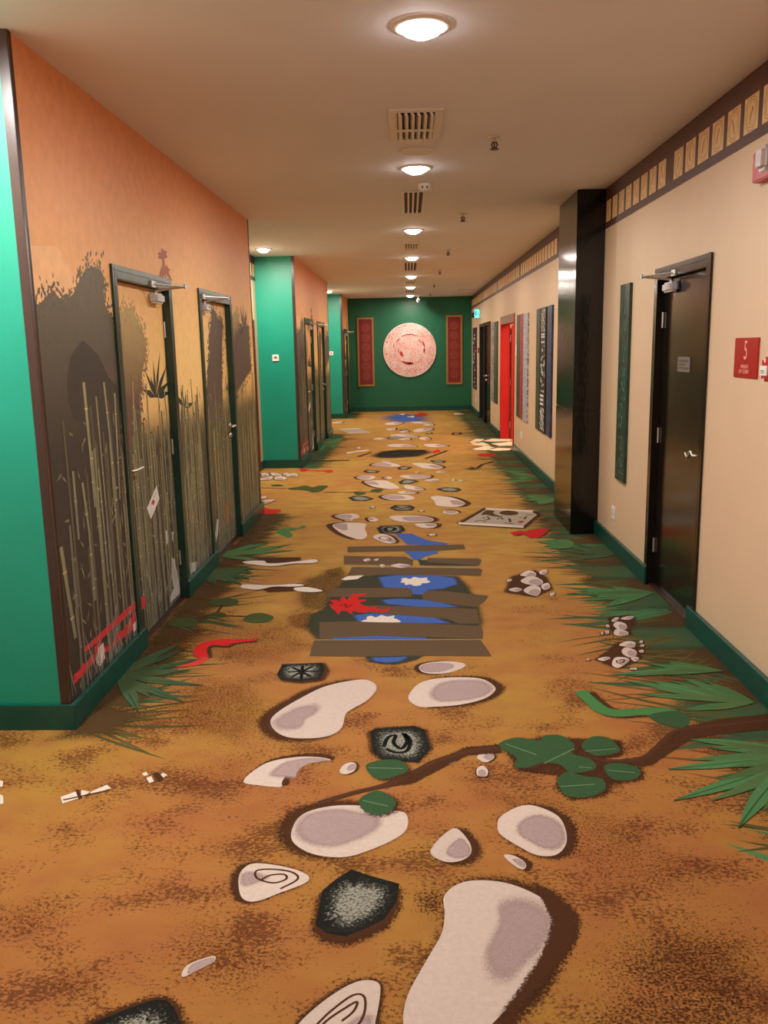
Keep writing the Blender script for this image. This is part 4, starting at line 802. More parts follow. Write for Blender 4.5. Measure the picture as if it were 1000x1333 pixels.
# ---------------------------------------------------------------- printed bamboo mural (y along the wall, z up)
P = dict(peach=(248,190,132),haze=(112,102,78),mud=(64,57,52),olive=(196,166,104),mud2=(112,84,66),mud3=(98,82,68),mud4=(66,59,52),
 dkgreen=(52,58,46),weather=(172,96,66),bam1=(168,158,108),bam2=(146,142,104),bam3=(116,114,92),bam4=(150,150,134),bridge=(204,58,66),
 white2=(222,206,204),white3=(188,188,180),card=(226,222,214),grey=(120,116,110))
P = {k: lin(v) for k, v in P.items()}
def sky(y, z):
    """printed sunset behind the bamboo, fading into dark undergrowth"""
    t = max(0,min(1,(y-3.55)/5.0))
    top, hor = lin((236,158,104)), lin((255,210,132))
    s = max(0,min(1,(2.55-z)/.9)); c = lerp(top, hor, s*(.55+.45*min(1,t*2.2)))
    g = max(0,min(1,(1.36-z)/.3)); g = g*g*(3-2*g)
    und = lerp(lin((64,57,52)), lin((98,90,62)), t*max(0,min(1,(z-.3)/.8)))
    return lerp(c, und, g)
ME = []                                   # (verts [(y,z)], faces, colours)
def clip(poly, ax, val, sg):
    out = []
    for i in range(len(poly)):
        a, b = poly[i], poly[(i+1)%len(poly)]; da, db = (a[0][ax]-val)*sg, (b[0][ax]-val)*sg
        if da >= 0: out.append(a)
        if (da >= 0) != (db >= 0):
            t = da/(da-db); out.append((lerp(a[0],b[0],t), lerp(a[1],b[1],t) if a[1] else 0))
    return out
def mpoly(p, c1, c2, half=0):
    z0 = min(a[1] for a in p); z1 = max(a[1] for a in p)
    cf = lambda z: (*lerp(c2,c1,max(0,min(1,((z-z0)/(z1-z0+1e-6)-half)/(1-half)))),1)
    nb = max(1,int((z1-z0)/.07)); V=[]; F=[]; K=[]
    for t in tess(p):
        tri = [((p[i][0],p[i][1]),0) for i in t]
        for b in range(nb):
            q = tri
            for val, sg in ((z0+(z1-z0)*b/nb,1),(z0+(z1-z0)*(b+1)/nb,-1)):
                if q: q = clip(q, 1, val, sg)
            if len(q) >= 3: F.append(tuple(range(len(V),len(V)+len(q)))); V += [a[0] for a in q]; K += [cf(a[0][1]) for a in q]
    ME.append((V,F,K))
def mstalk(p, w, c, joints=True):
    n = len(p); sm = []
    for i in range(n-1):
        for t in range(4): sm.append(lerp(p[i],p[i+1],t/4))
    sm.append(p[-1]); V=[]; F=[]; K=[]
    for i, q in enumerate(sm):
        f = i/(len(sm)-1); cc = lerp(c, lerp(c, lin((120,121,108)), .8), f)
        for d, k in ((-.5,.55),(-.1,1.08),(.5,.72)):
            V.append((q[0]+w*d,q[1])); K.append((*(x*k for x in cc),1))
    for i in range(len(sm)-1):
        for j in range(2): F.append((3*i+j,3*i+j+1,3*i+4+j,3*i+3+j))
    ME.append((V,F,K))
    if joints:
        L = 0; nxt = rnd.uniform(.1,.2)
        for i in range(len(sm)-1):
            seg = math.dist(sm[i],sm[i+1])
            while nxt < L+seg:
                q = lerp(sm[i],sm[i+1],(nxt-L)/seg); h = w*.12; e = w*.58; k = tuple(min(1,x*1.45) for x in c)
                ME.append(([(q[0]-e,q[1]-h),(q[0]+e,q[1]-h),(q[0]+e,q[1]+h),(q[0]-e,q[1]+h)],[(0,1,2,3)],[(*k,1)]*4))
                nxt += rnd.uniform(.16,.26)
            L += seg
def mleaf(b, t, w, c):
    d = (t[0]-b[0],t[1]-b[1]); L = math.hypot(*d) or 1; s = (-d[1]/L*w*.5,d[0]/L*w*.5); m = lerp(b,t,.4)
    ME.append(([b,(m[0]-s[0],m[1]-s[1]),t,(m[0]+s[0],m[1]+s[1])],[(0,1,2,3)],[(*c,1)]*4))
def draw_mural(e):
    k, p = e[0], e[1]
    if k == 'poly': mpoly(p, P[e[2]], P[e[3]])
    elif k == 'crown':
        mpoly(p, P[e[2]], P[e[3]], .5); z0 = min(a[1] for a in p); z1 = max(a[1] for a in p)
        for i in range(len(p)):
            a, b = p[i], p[(i+1)%len(p)]; L = math.dist(a,b)
            if max(a[1],b[1]) < 1.35: continue
            for j in range(int(L/.0045)):
                q = lerp(a,b,rnd.random()); q = (q[0]+rnd.gauss(0,.028), q[1]+rnd.gauss(0,.03)); an = rnd.uniform(0,6.3); l = rnd.uniform(.02,.045)
                mleaf(q,(q[0]+math.cos(an)*l,q[1]+math.sin(an)*l), l*.5, tuple(x*rnd.uniform(.72,1.) for x in lerp(P[e[3]],P[e[2]],max(0,min(1,((q[1]-z0)/(z1-z0)-.5)*2)))))
    elif k == 'stalk': mstalk(p, e[2], P[e[3]])
    elif k == 'stalkflat': mstalk(p, e[2], P[e[3]], False)
    elif k == 'spike': mleaf(p[0],p[1],float(e[2])*1.3,P[e[3]])
split = [i for i, e in enumerate(MURAL) if e[0]=='stalk'][0]
for e in MURAL[:split]: draw_mural(e)
# blurred canes behind, then clear canes in front
for i in range(230):
    y = rnd.uniform(3.62,8.7); t = (y-3.55)/5.; far = rnd.random()
    if y < 4.05 and rnd.random() < .65: continue
    top = rnd.uniform(.7,1.42); lean = rnd.gauss(0,.03)
    mstalk([(y+lean,top),(y,.02)], rnd.uniform(.012,.026), lerp(lin((84,78,62)), lin((140,130,80)), .25*rnd.random()+.5*t), False)
for i in range(130):
    y = rnd.uniform(4.05,8.7); t = (y-3.55)/5.; lean = rnd.gauss(0,.04); top = rnd.uniform(.75,1.46)
    if y < 5.7 and rnd.random() < .35: continue
    mstalk([(y+lean,top),(y,.02)], rnd.uniform(.014,.028), lerp(lin((136,132,100)), lin((176,164,104)), rnd.random()*.5+.4*t))
for i in range(520):
    y = rnd.uniform(3.65,8.7); z = rnd.uniform(.12,1.3); an = rnd.uniform(-.5,3.6); l = rnd.uniform(.04,.13)
    mleaf((y,z),(y+math.cos(an)*l*.7,z+math.sin(an)*l), .014, lerp(lin((90,88,74)), lin((150,148,112)), rnd.random()))
for e in MURAL[split:]: draw_mural(e)
for i in range(160):
    y = rnd.uniform(3.6,8.7); l = rnd.uniform(.08,.3); mleaf((y,.1),(y+rnd.gauss(0,.06),.1+l), .012, lerp(lin((84,86,78)), lin((158,156,142)), rnd.random()))
LAY = []; _x = 5e-4
for v,f,k in ME:
    _x += 2e-7 if len(v) == 4 and len(f) == 1 else 1.6e-6; LAY.append(_x)
MEB = [(min(a[0] for a in v),max(a[0] for a in v),min(a[1] for a in v),max(a[1] for a in v)) for v,f,k in ME]
def mural(mb, X, y0, y1, z0, z1, dy):
    """the printed wallpaper over one rectangle of wall or door leaf"""
    ny = max(1,round((y1-y0)/.12)); nz_ = max(1,round((z1-z0)/.08)); V=[]; K=[]; F=[]
    for j in range(nz_+1):
        for i in range(ny+1):
            y = y0+(y1-y0)*i/ny; z = z0+(z1-z0)*j/nz_; V.append((X+4e-4,y,z)); K.append((*sky(y-dy,z),1))
    for j in range(nz_):
        for i in range(ny): a = j*(ny+1)+i; F.append((a,a+1,a+ny+2,a+ny+1))
    mb.tri(V,F,'paper_ink',K)
    for n, ((v,f,k),bb) in enumerate(zip(ME,MEB)):
        if bb[1]+dy < y0 or bb[0]+dy > y1 or bb[3] < z0 or bb[2] > z1: continue
        x = X+LAY[n]
        for fc in f:
            q = [((v[i][0]+dy,v[i][1]),k[i]) for i in fc]
            for ax, val, sg in ((0,y0,1),(0,y1,-1),(1,z0,1),(1,z1,-1)):
                if q: q = clip(q, ax, val, sg)
            if len(q) >= 3:
                if area2([a[0] for a in q]) < 0: q = q[::-1]
                mb.face([(x,a[0][0],a[0][1]) for a in q],'paper_ink',[a[1] for a in q])

# ---------------------------------------------------------------- doors
def lever(mb, X, sg, y, z, d, curly=False):
    mb.lathe([(0,.012),(.024,.012),(.026,.008),(.026,0)], Matrix.Translation((X,y,z)) @ Matrix.Rotation(sg*math.pi/2,4,'Y'), 'steel', 20)
    dz = (lambda t: .02*math.sin(t*6.28)) if curly else (lambda t: 0)
    mb.tube([(X,y,z),(X+sg*.045,y,z),(X+sg*.052,y+d*.012,z)]+[(X+sg*.052,y+d*(.02+.12*t/6),z+dz(t/6)) for t in range(7)], .009, 'steel')
def lockcyl(mb, X, sg, y, z):
    mb.lathe([(0,.016),(.014,.016),(.016,.01),(.024,.008),(.026,0)], Matrix.Translation((X,y,z)) @ Matrix.Rotation(sg*math.pi/2,4,'Y'), 'steel', 20)
def door(n, X, sg, y0, y1, h, label, frame='dframe', leafmat='door_black', dy=None, handle=0, rec=.035, closer=True, curly=False, plate=False, back=.15, hinge=True):
    """frame outer edges y0..y1; handle 0 = on the near side, 1 = far side"""
    t = thing('door_%d'%n, (X,(y0+y1)/2,0), label, 'door', kind='structure')
    f = MB(); fw = .07
    for a, b, c, d in ((y0,y0+.03,0,h),(y1-.03,y1,0,h),(y0+.03,y1-.03,h-.03,h)): f.box((X+sg*.0005,a,c),(X+sg*.014,b,d),frame)
    for a, b, c, d in ((y0+.0305,y0+fw,0,h-.0305),(y1-fw,y1-.0305,0,h-.0305),(y0+fw,y1-fw,h-fw,h-.0305)): f.box((X-sg*(back-.002),a,c),(X+sg*.014,b,d),frame)
    f.build('frame', t, .003)
    lx = X-sg*rec; l = MB(); l.box((lx-sg*.045,y0+fw+.004,.008),(lx,y1-fw-.004,h-fw-.004),leafmat if dy is None else frame)
    leaf = l.build('leaf', t, .002)
    if dy is not None:
        k = MB(); mural(k, lx, y0+fw+.004, y1-fw-.004, .01, h-fw-.004, dy); k.build('printed_facing', leaf)
        leaf['label'] = 'door leaf papered with the bamboo print'
    sill = MB(); sill.box((X-sg*(back-.003),y0+fw,.0045),(X-sg*.004,y1-fw,.0075),'trimdark'); sill.build('threshold', t)
    hy, d = (y0+fw+.05, 1) if handle == 0 else (y1-fw-.05, -1)
    hm = MB(); lever(hm, lx, sg, hy, 1.0, d, curly); hm.build('handle', leaf, smooth=True)['label'] = 'steel lever handle'
    lm = MB(); lockcyl(lm, lx, sg, hy, .915); lm.build('lock', leaf, smooth=True)['label'] = 'round steel lock'
    gy = y1-fw-.002 if handle == 0 else y0+fw+.002
    if hinge:
        for z in (.28,1.03,1.78):
            g = MB(); g.tube([(lx+sg*.006,gy,z-.05),(lx+sg*.006,gy,z+.05)], .008, 'steel', 8); g.build('hinge', t)['label'] = 'steel hinge'
    if closer:
        cy = gy-.2 if handle == 0 else gy+.2; c = MB()
        c.box((lx+sg*.001,cy-.1,h-.16),(lx+sg*.055,cy+.08,h-.10),'closer'); cb = c.build('closer', leaf, .012); cb['label'] = 'silver grey door closer'
        a = MB(); az = h-.055
        e = Vector((lx+sg*.20,cy+.03,az-.005)); s = Vector((lx+sg*.03,cy-.03,az-.03))
        a.tube([(lx+sg*.03,cy-.03,h-.10),s], .012, 'steel', 8)
        a.tube([s,e], .008, 'steel', 8); a.tube([e,(X+sg*.02,cy-.16,az)], .006, 'steel', 8); a.tube([e-Vector((0,0,.014)),e+Vector((0,0,.014))], .011, 'steel', 8)
        a.box((X+sg*.0145,cy-.2,az-.018),(X+sg*.024,cy-.12,az+.018),'steel'); a.build('closer_arm', leaf)['label'] = 'thin steel closer arm'
    if plate:
        p = MB(); p.box((lx+sg*.001,5.20,1.46),(lx+sg*.005,5.43,1.55),'plate')
        for z, w in ((1.525,.17),(1.503,.12),(1.482,.19)):
            yy = 5.41
            while yy > 5.41-w: p.box((lx+sg*.005,yy,z-.006),(lx+sg*.0055,yy-.011,z+.006),'plateink'); yy -= .018
        p.build('label_plate', leaf)['label'] = 'small grey label plate'
        q = MB(); q.box((lx+sg*.001,y0+fw+.03,h-.165),(lx+sg*.012,y0+fw+.11,h-.085),'plate'); q.build('corner_plate', leaf, .003)['label'] = 'square metal plate in the top corner'
    return t, leaf

# ---------------------------------------------------------------- left side: three papered blocks with niches between
BLK = [(3.55,8.62,0.,[(4.53,5.66),(6.40,7.57)]),(11.97,16.86,8.4,[(12.92,14.08),(14.72,15.94)]),(20.42,YW,16.4,[(20.85,22.05)])]
DH = 2.093
names = [('door to the left nearest the camera, papered with bamboo in a dark green frame','second papered door on the left, smaller, with its handle at the far side'),
         ('first papered door of the middle left block, in a dark green frame','second papered door of the middle left block, farther from the camera'),('single papered door of the last left block, beside the end wall',)]
blab = ['near left wall papered with a sunset bamboo grove','middle left wall block papered with bamboo','last left wall block beside the green end wall']
dn = 1
for bi, (ya, yb, dy, doors) in enumerate(BLK):
    w = MB(); edges = [ya+.016]
    for a, b in doors: edges += [a+.03,b-.03]
    edges.append(yb-.016 if bi < 2 else yb)
    for i in range(0,len(edges),2):
        w.box((XL-.15,edges[i],0),(XL,edges[i+1],H),'green'); mural(w, XL, edges[i], edges[i+1], .0, H, dy)
    for a, b in doors:
        w.box((XL-.15,a+.03,DH-.03),(XL,b-.03,H),'green'); mural(w, XL, a+.03, b-.03, DH-.03, H, dy)
    w.box((XN,ya,0),(XL-.036,ya+.1,H),'green')
    if bi < 2: w.box((XN,yb-.1,0),(XL-.036,yb,H),'green')
    tag(w.build('wall_left'), blab[bi], 'wall', kind='structure')
    t = MB(); t.box((XL-.036,ya-.004,.0),(XL+.004,ya+.0155,H),'trim'); t.box((XL+.0005,ya+.0155,0),(XL+.004,ya+.035,H),'trimdark')
    if bi < 2: t.box((XL-.036,yb-.0155,.0),(XL+.004,yb+.004,H),'trim'); t.box((XL+.0005,yb-.03,0),(XL+.004,yb-.0155,H),'trimdark')
    tag(t.build('trim_%d'%(bi+1), bevel=.0015), ['dark bronze corner strips of the near left wall','dark corner strips of the middle left block','dark corner strip of the last left block'][bi], 'trim', kind='structure')
    s = MB(); ed = [ya-.02]
    for a, b in doors: ed += [a+.085,b-.085]
    ed.append(yb+(.02 if bi < 2 else 0))
    for i in range(0,len(ed),2): s.box((XL+.0145,ed[i]+(.0 if i else 0),0),(XL+.03,ed[i+1],.115),'skirt')
    for i in range(0,len(ed),2): s.box((XL+.0045,ed[i]+.012,.1),(XL+.0145,ed[i+1]-.012,.113),'skirt')
    s.box((XN+.001,ya-.02,0),(XL+.0145,ya-.0045,.115),'skirt')
    if bi < 2: s.box((XN+.001,yb+.0045,0),(XL+.0145,yb+.02,.115),'skirt')
    tag(s.build('baseboard_left', bevel=.003), ['dark green baseboard of the near left wall','dark green baseboard of the middle left block','dark green baseboard of the last left block'][bi], 'baseboard', kind='structure')
    for di, (a, b) in enumerate(doors):
        door(dn, XL, 1, a, b, DH, names[bi][di], dy=dy, handle=di%2); dn += 1

def frieze(mb, X, sg, y0, y1, wide):
    """dark band with tan engraved panels, printed along the top of the wall"""
    mb.box((X+sg*.0005,y0,H-.104),(X+sg*.004,y1,H-.0005),'frieze'); mb.box((X+sg*.0005,y0,2.555),(X+sg*.004,y1,2.605),'frieze')
    ys = sorted([w for w in wide if y0 < w < y1]); cur = y0; p = .2148
    marks = [y0]+ys+[y1]
    for a, b in zip(marks, marks[1:]):
        a1 = a+(.06 if a in ys else 0); b1 = b-(.06 if b in ys else 0)
        if a in ys: mb.box((X+sg*.0005,a-.06,2.605),(X+sg*.004,a+.06,H-.104),'frieze')
        n = max(1,round((b1-a1)/p)); st = (b1-a1)/n
        for i in range(n):
            c0 = a1+i*st; c1 = c0+st
            mb.box((X+sg*.0005,c0+.0225,2.605),(X+sg*.0025,c1-.0225,H-.104),'friezepanel')
            if i: mb.box((X+sg*.0005,c0-.0225,2.605),(X+sg*.004,c0+.0225,H-.104),'frieze')
            else: mb.box((X+sg*.0005,c0,2.605),(X+sg*.004,c0+.0225,H-.104),'frieze')
            if i == n-1: mb.box((X+sg*.0005,c1-.0225,2.605),(X+sg*.004,c1,H-.104),'frieze')
            yc = (c0+c1)/2; zc = (2.605+H-.104)/2
            if yc < 9:
                for rx, rz in ((.066,.075),(.052,.062)):
                    k = 20; v=[]; f=[]
                    for j in range(k):
                        for q in (0,.0035): v.append((X+sg*.0028,yc+(rx-q)*math.copysign(abs(math.cos(6.2832*j/k))**.7,math.cos(6.2832*j/k)),zc+(rz-q)*math.copysign(abs(math.sin(6.2832*j/k))**.7,math.sin(6.2832*j/k))))
                    for j in range(k): f.append((2*j,2*((j+1)%k),2*((j+1)%k)+1,2*j+1))
                    mb.tri(v,f,'friezeline')
                a0 = rnd.uniform(0,6); pts = [(X+sg*.0035,yc+.022*math.cos(a0+q*.55)*(1-q*.03),zc+(.03-.008*q)*1.3+.012*math.sin(a0*2+q)) for q in range(8)]
                mb.tube(pts,.0022,'friezeline',4)
WIDE = [-.8,2.42,5.65,9.66,12.88,16.1,19.3]
# niche back walls on the left
tr = 4
for ni, (a, b, lab) in enumerate(((YB,3.549,'cream'),(8.621,11.969,'cream'),(16.861,20.419,'cream'))):
    w = MB()
    if ni == 1:
        w.box((XN-.15,a,0),(XN,10.63,H),'cream'); w.box((XN-.15,11.67,0),(XN,b,H),'cream'); w.box((XN-.15,10.63,2.0),(XN,11.67,H),'cream')
    else: w.box((XN-.15,a,0),(XN,b,H),'cream')
    tag(w.build('wall_left'), ['cream niche wall beside the camera','cream back wall of the first left niche','cream back wall of the second left niche'][ni], 'wall', kind='structure')
    f = MB(); frieze(f, XN, 1, a, b, WIDE)
    tag(f.build('trim_%d'%tr), ['brown frieze with tan panels beside the camera','brown frieze at the top of the first left niche','brown frieze at the top of the second left niche'][ni], 'trim', kind='structure'); tr += 1
    s = MB()
    if ni == 1: s.box((XN+.001,a+.021,0),(XN+.015,10.6,.115),'skirt'); s.box((XN+.001,11.7,0),(XN+.015,b-.021,.115),'skirt')
    else: s.box((XN+.001,a,0),(XN+.015,b-.021,.115),'skirt')
    tag(s.build('baseboard_left', bevel=.003), ['dark green baseboard beside the camera','dark green baseboard of the first left niche','dark green baseboard of the second left niche'][ni], 'baseboard', kind='structure')
door(10, XN, 1, 10.6, 11.7, 2.03, 'red door hidden in the first left niche, seen only as a sliver', frame='darkreddoor', leafmat='darkreddoor', closer=False)

# ---------------------------------------------------------------- right side
w = MB(); T = .15
OP = [(4.82,5.826,2.075),(13.48,15.41,2.07),(17.385,18.64,2.075),(18.80,19.92,2.075)]
cur = YB
for a, b, h in OP:
    w.box((XR,cur,0),(XR+T,a,H),'cream'); w.box((XR,a,h),(XR+T,b,H),'cream'); cur = b
w.box((XR,cur,0),(XR+T,YW,H),'cream')
tag(w.build('wall_right'), 'long cream right wall with doors and coloured panels', 'wall', kind='structure')
PY0, PY1, PX = 7.40, 8.25, 1.395
f = MB(); frieze(f, XR, -1, YB, PY0-.001, WIDE); frieze(f, XR, -1, PY1+.001, YW, WIDE)
tag(f.build('trim_%d'%tr), 'dark brown frieze with tan engraved panels along the right wall', 'trim', kind='structure'); tr += 1
s = MB()
for a, b in ((YB,4.88),(5.775,PY0-.001),(PY1+.001,13.45),(15.44,17.35),(19.96,YW-.016)): s.box((XR-.0145,a,0),(XR-.03,b,.125),'skirt'); s.box((XR-.0005,a+.06,.112),(XR-.0145,b-.06,.122),'skirt')
tag(s.build('baseboard_right', bevel=.003), 'dark green baseboard along the cream right wall', 'baseboard', kind='structure')
door(6, XR, -1, 4.79, 5.856, 2.105, 'glossy black door on the near right wall with a curved steel lever', frame='door_black', handle=0, closer=True, curly=True, plate=True)
door(8, XR, -1, 17.355, 18.67, 2.105, 'far right dark door, the nearer of the pair beside the exit sign', frame='door_black', handle=1, rec=.02, closer=False)
door(9, XR, -1, 18.77, 19.95, 2.105, 'far right black door, the farther of the pair under the exit sign', frame='void', leafmat='void', handle=0, rec=.09, closer=False)
# open red door
t = thing('door_7', (XR,14.45,0), 'open red door on the right wall with light spilling out', 'door', kind='structure')
f = MB()
f.box((XR-.014,13.45,0),(XR-.0005,13.48,2.1),'reddoor'); f.box((XR-.014,15.41,0),(XR-.0005,15.44,2.1),'reddoor')
f.box((XR-.014,13.4805,0),(XR+T-.001,13.53,2.0695),'reddoor'); f.box((XR-.014,15.34,0),(XR+T-.001,15.4095,2.0695),'reddoor')
f.build('frame', t, .003)
f = MB(); f.box((XR-.016,13.45,2.1005),(XR-.0005,15.44,2.115),'browndoor'); f.box((XR-.016,13.53,1.985),(XR+T-.001,15.34,2.0695),'browndoor'); f.box((XR-.016,13.4805,2.07),(XR-.0005,15.4095,2.1),'browndoor'); f.build('lintel', t)['label'] = 'brown lintel'
l = MB(); l.box((XR+T+.02,15.29,.01),(XR+T+.93,15.335,1.98),'reddoor'); lf = l.build('leaf', t, .003); lf['label'] = 'red leaf standing open into the room'
hm = MB(); hm.tube([(XR+T+.86,15.29,1.0),(XR+T+.86,15.24,1.0),(XR+T+.74,15.235,1.0)], .009, 'steel'); hm.build('handle', lf)
for z in (.25,1.0,1.75):
    g = MB(); g.tube([(XR+T+.008,15.325,z-.06),(XR+T+.008,15.325,z+.06)], .011, 'steel', 8); g.build('hinge', t)['label'] = 'pale steel hinge'
w = MB(); x0 = XR+T+.0005
w.box((x0,15.42,0),(4.2,15.5,2.7),'cream'); w.box((x0,12.6,0),(4.2,12.7,2.7),'cream'); w.box((4.1,12.7,0),(4.2,15.42,2.7),'cream'); w.box((x0,12.6,2.7),(4.2,15.5,2.8),'ceiling')
tag(w.build('wall_side'), 'cream walls of the lit room behind the open red door', 'wall', kind='structure')

# black column
t = thing('column', ((PX+XR)/2,(PY0+PY1)/2,0), 'glossy black square column standing against the right wall', 'column')
k = MB(); k.box((PX,PY0,.0),(XR-.0005,PY1,1.075),'black'); k.build('lower_cladding', t, .004)
k = MB(); k.box((PX+.002,PY0+.002,1.078),(XR-.0005,PY1-.002,H-.001),'black'); k.build('upper_cladding', t, .004)

# end wall, back wall, ceiling
w = MB(); w.box((XN-.15,YW,0),(XR+T,YW+.15,H),'endgreen'); tag(w.build('wall_end'), 'dark green end wall behind the round medallion', 'wall', kind='structure')
s = MB(); s.box((XL+.031,YW-.015,0),(XR-.0005,YW-.0005,.115),'skirt'); tag(s.build('baseboard_end', bevel=.003), 'dark green baseboard under the end wall', 'baseboard', kind='structure')
w = MB(); w.box((XN-.15,YB-.15,0),(XR+T,YB,H),'cream'); tag(w.build('wall_back'), 'cream wall behind the camera', 'wall', kind='structure')
w = MB(); w.box((XN-.15,YB-.15,H),(XR+T,YW+.15,H+.1),'ceiling'); tag(w.build('ceiling'), 'flat pale ceiling of the corridor', 'ceiling', kind='structure')

# ---------------------------------------------------------------- wall panels, right
def strip(name, y0, y1, z0, z1, mat, label, cat='wall panel', group=None, deco=None, th=.022):
    m = MB(); m.box((XR+.001,y0,z0),(XR-th,y1,z1),mat); o = m.build(name, bevel=.0015, origin=(XR,(y0+y1)/2,z0))
    tag(o, label, cat, group)
    if deco:
        d = MB(); deco(d, XR-th, y0, y1, z0, z1, o)
        if d.v: d.build('printed_pattern', o)
    return o
def swirls(d, X, y0, y1, z0, z1, o):
    for c in range(9):
        yc = rnd.uniform(y0+.07,y1-.07); zc = z0+.1+(z1-z0-.25)*(c+.5)/9*1.0+rnd.uniform(-.05,.05); a = rnd.uniform(0,6); R_ = rnd.uniform(.035,.06); sg = rnd.choice((-1,1))
        d = MB(); d.tube([(X-.001,yc+R_*(1-q/16)*math.cos(a+sg*q*.5),zc+R_*1.5*(1-q/16)*math.sin(a+sg*q*.5)) for q in range(15)], .0035, 'pgreenlt', 5); d.build('carved_swirl', o)
        d = MB(); d.tube([(X-.001,yc-.05,zc-.12),(X-.001,yc-.01,zc-.1),(X-.001,yc+.03,zc-.125),(X-.001,yc+.06,zc-.1)], .0025, 'pgreenlt', 5); d.build('carved_wave', o)
def zigs(d, X, y0, y1, z0, z1, o):
    w = y1-y0; z = z0+.02
    q = lambda a, b, c, e: d.box((X-.0006,y0+w*a,c),(X,y0+w*b,e),'pwhite')
    for zz in (z0+.33,z0+.38,z0+.43): q(.25,.95,zz,zz+.028)
    for zz in (z0+1.07,z0+1.13,z0+1.16): q(.2,.85,zz,zz+.02)
    for r0, r1 in ((.03,.3),(1.2,1.46)):
        for k in range(5):
            a = y0+w*.1; d.tube([(X-.0008,y0+w*(.08+.8*abs(((t+k*2)%8)/4-1)),z0+r0+(r1-r0)*t/7) for t in range(8)], .006, 'pwhite', 4)
    for k in range(26): 
        zz = z0+.48+.55*rnd.random(); a = rnd.uniform(.05,.8); q(a,a+rnd.uniform(.05,.2),zz,zz+rnd.uniform(.01,.05))
def marks(d, X, y0, y1, z0, z1, o):
    w = y1-y0
    for k in range(14):
        zz = z0+.05+(z1-z0-.15)*k/14; a = rnd.uniform(.1,.6); d.box((X-.0006,y0+w*a,zz),(X,y0+w*(a+rnd.uniform(.1,.3)),zz+rnd.uniform(.01,.06)),'pwhite')
G1, G2 = 'tall wall panels in the cluster beside the column','tall wall panels near the open red door'
strip('carved_panel', 6.458, 6.740, .597, 2.066, 'pgreen', 'tall narrow dark green carved panel between column and near black door', deco=swirls)
strip('wall_panel', 10.75, 11.06, .585, 2.068, 'pforest', 'dark green tall panel, leftmost of the three panels behind the column', group=G1)
strip('wall_panel', 10.317, 10.70, .585, 2.068, 'pblack', 'black tall panel with white zigzag pattern beside the blue panel', group=G1, deco=zigs)
strip('wall_panel', 9.88, 10.20, .585, 2.07, 'pnavy', 'blue tall panel next to the column', group=G1)
strip('wall_panel', 12.675, 13.03, .59, 2.065, 'pforest', 'dark green tall panel just beside the open red door', group=G2)
strip('wall_panel', 12.31, 12.665, .59, 2.065, 'pred', 'crimson red tall panel between green and frosted panels', group=G2)
strip('wall_panel', 11.87, 12.30, .59, 2.06, 'pice', 'frosted blue white tall panel beside the crimson one', group=G2)
strip('wall_panel', 16.47, 17.06, .58, 2.06, 'pgrey', 'grey speckled wide panel beyond the open red door', group=G2)
strip('wall_panel', 15.92, 16.46, .58, 2.06, 'pforest', 'dark green panel beyond the red door, beside the grey speckled one', group=G2)
strip('wall_panel', 20.80, 21.86, .6, 2.06, 'pblue', 'navy panel with white marks nearest the end wall', deco=marks)

# signs and fittings on the right wall
def text(s, size, loc, mat, parent, xs=1.):
    cu = bpy.data.curves.new('lettering','FONT'); cu.body = s; cu.size = size; cu.align_x = 'CENTER'; cu.align_y = 'CENTER'; cu.extrude = .0004
    o = bpy.data.objects.new('tmp', cu); COL.objects.link(o); dg = bpy.context.evaluated_depsgraph_get()
    me = bpy.data.meshes.new_from_object(o.evaluated_get(dg)); bpy.data.objects.remove(o)
    me.materials.clear(); me.materials.append(M[mat])
    # text reads along -y on the wall that faces -x
    me.transform(Matrix(((0,0,-1,0),(-1,0,0,0),(0,1,0,0),(0,0,0,1))) @ Matrix.Diagonal((xs,1,1,1)))
    r = bpy.data.objects.new('lettering', me); COL.objects.link(r); r.parent = parent; r.location = Vector(loc)-parent.location; return r
t = thing('lobby_sign', (XR,4.252,1.46), 'red wall sign with a big number five beside the near black door', 'sign')
k = MB(); k.box((XR+.001,4.106,1.463),(XR-.008,4.398,1.653),'signred'); k.build('plate', t, .002)
text('5', .128, (XR-.009,4.252,1.590), 'signpink', t, .72)
text('NINJAGO', .026, (XR-.009,4.256,1.516), 'signpink', t, .85); text('LIFT LOBBY', .027, (XR-.009,4.262,1.492), 'signpink', t, .92)
t = thing('fire_call_point', (XR,3.92,1.51), 'small red fire call point at the right edge beside the red sign', 'alarm')
k = MB(); k.box((XR+.001,3.868,1.457),(XR-.045,3.974,1.567),'red'); k.build('housing', t, .014)
k = MB(); k.box((XR-.0455,3.888,1.484),(XR-.054,3.960,1.528),'white'); k.build('break_glass', t, .002)['label'] = 'white square press panel'
k = MB(); k.box((XR-.0545,3.91,1.504),(XR-.055,3.945,1.508),'plateink'); k.box((XR-.0545,3.91,1.496),(XR-.055,3.945,1.499),'plateink'); k.build('printed_marks', t)
k = MB(); k.box((XR-.0452,3.92,1.542),(XR-.0458,3.935,1.558),'white'); k.build('symbol', t)
t = thing('alarm_strobe', (XR,4.07,2.40), 'red and clear fire alarm strobe high on the near right wall', 'alarm')
k = MB(); k.box((XR+.001,3.93,2.345),(XR-.045,4.205,2.478),'red');  k.build('base', t, .005)
k = MB(); k.box((XR-.0455,3.965,2.365),(XR-.095,4.06,2.47),'glass'); k.build('lens', t, .018)['label'] = 'clear faceted lens'
k = MB(); k.tube([(XR-.046,4.02,2.385),(XR-.075,4.02,2.385)], .014, 'steel', 12); k.tube([(XR-.055,4.02,2.405),(XR-.055,4.02,2.45)], .008, 'white', 10); k.build('flash_tube', t)
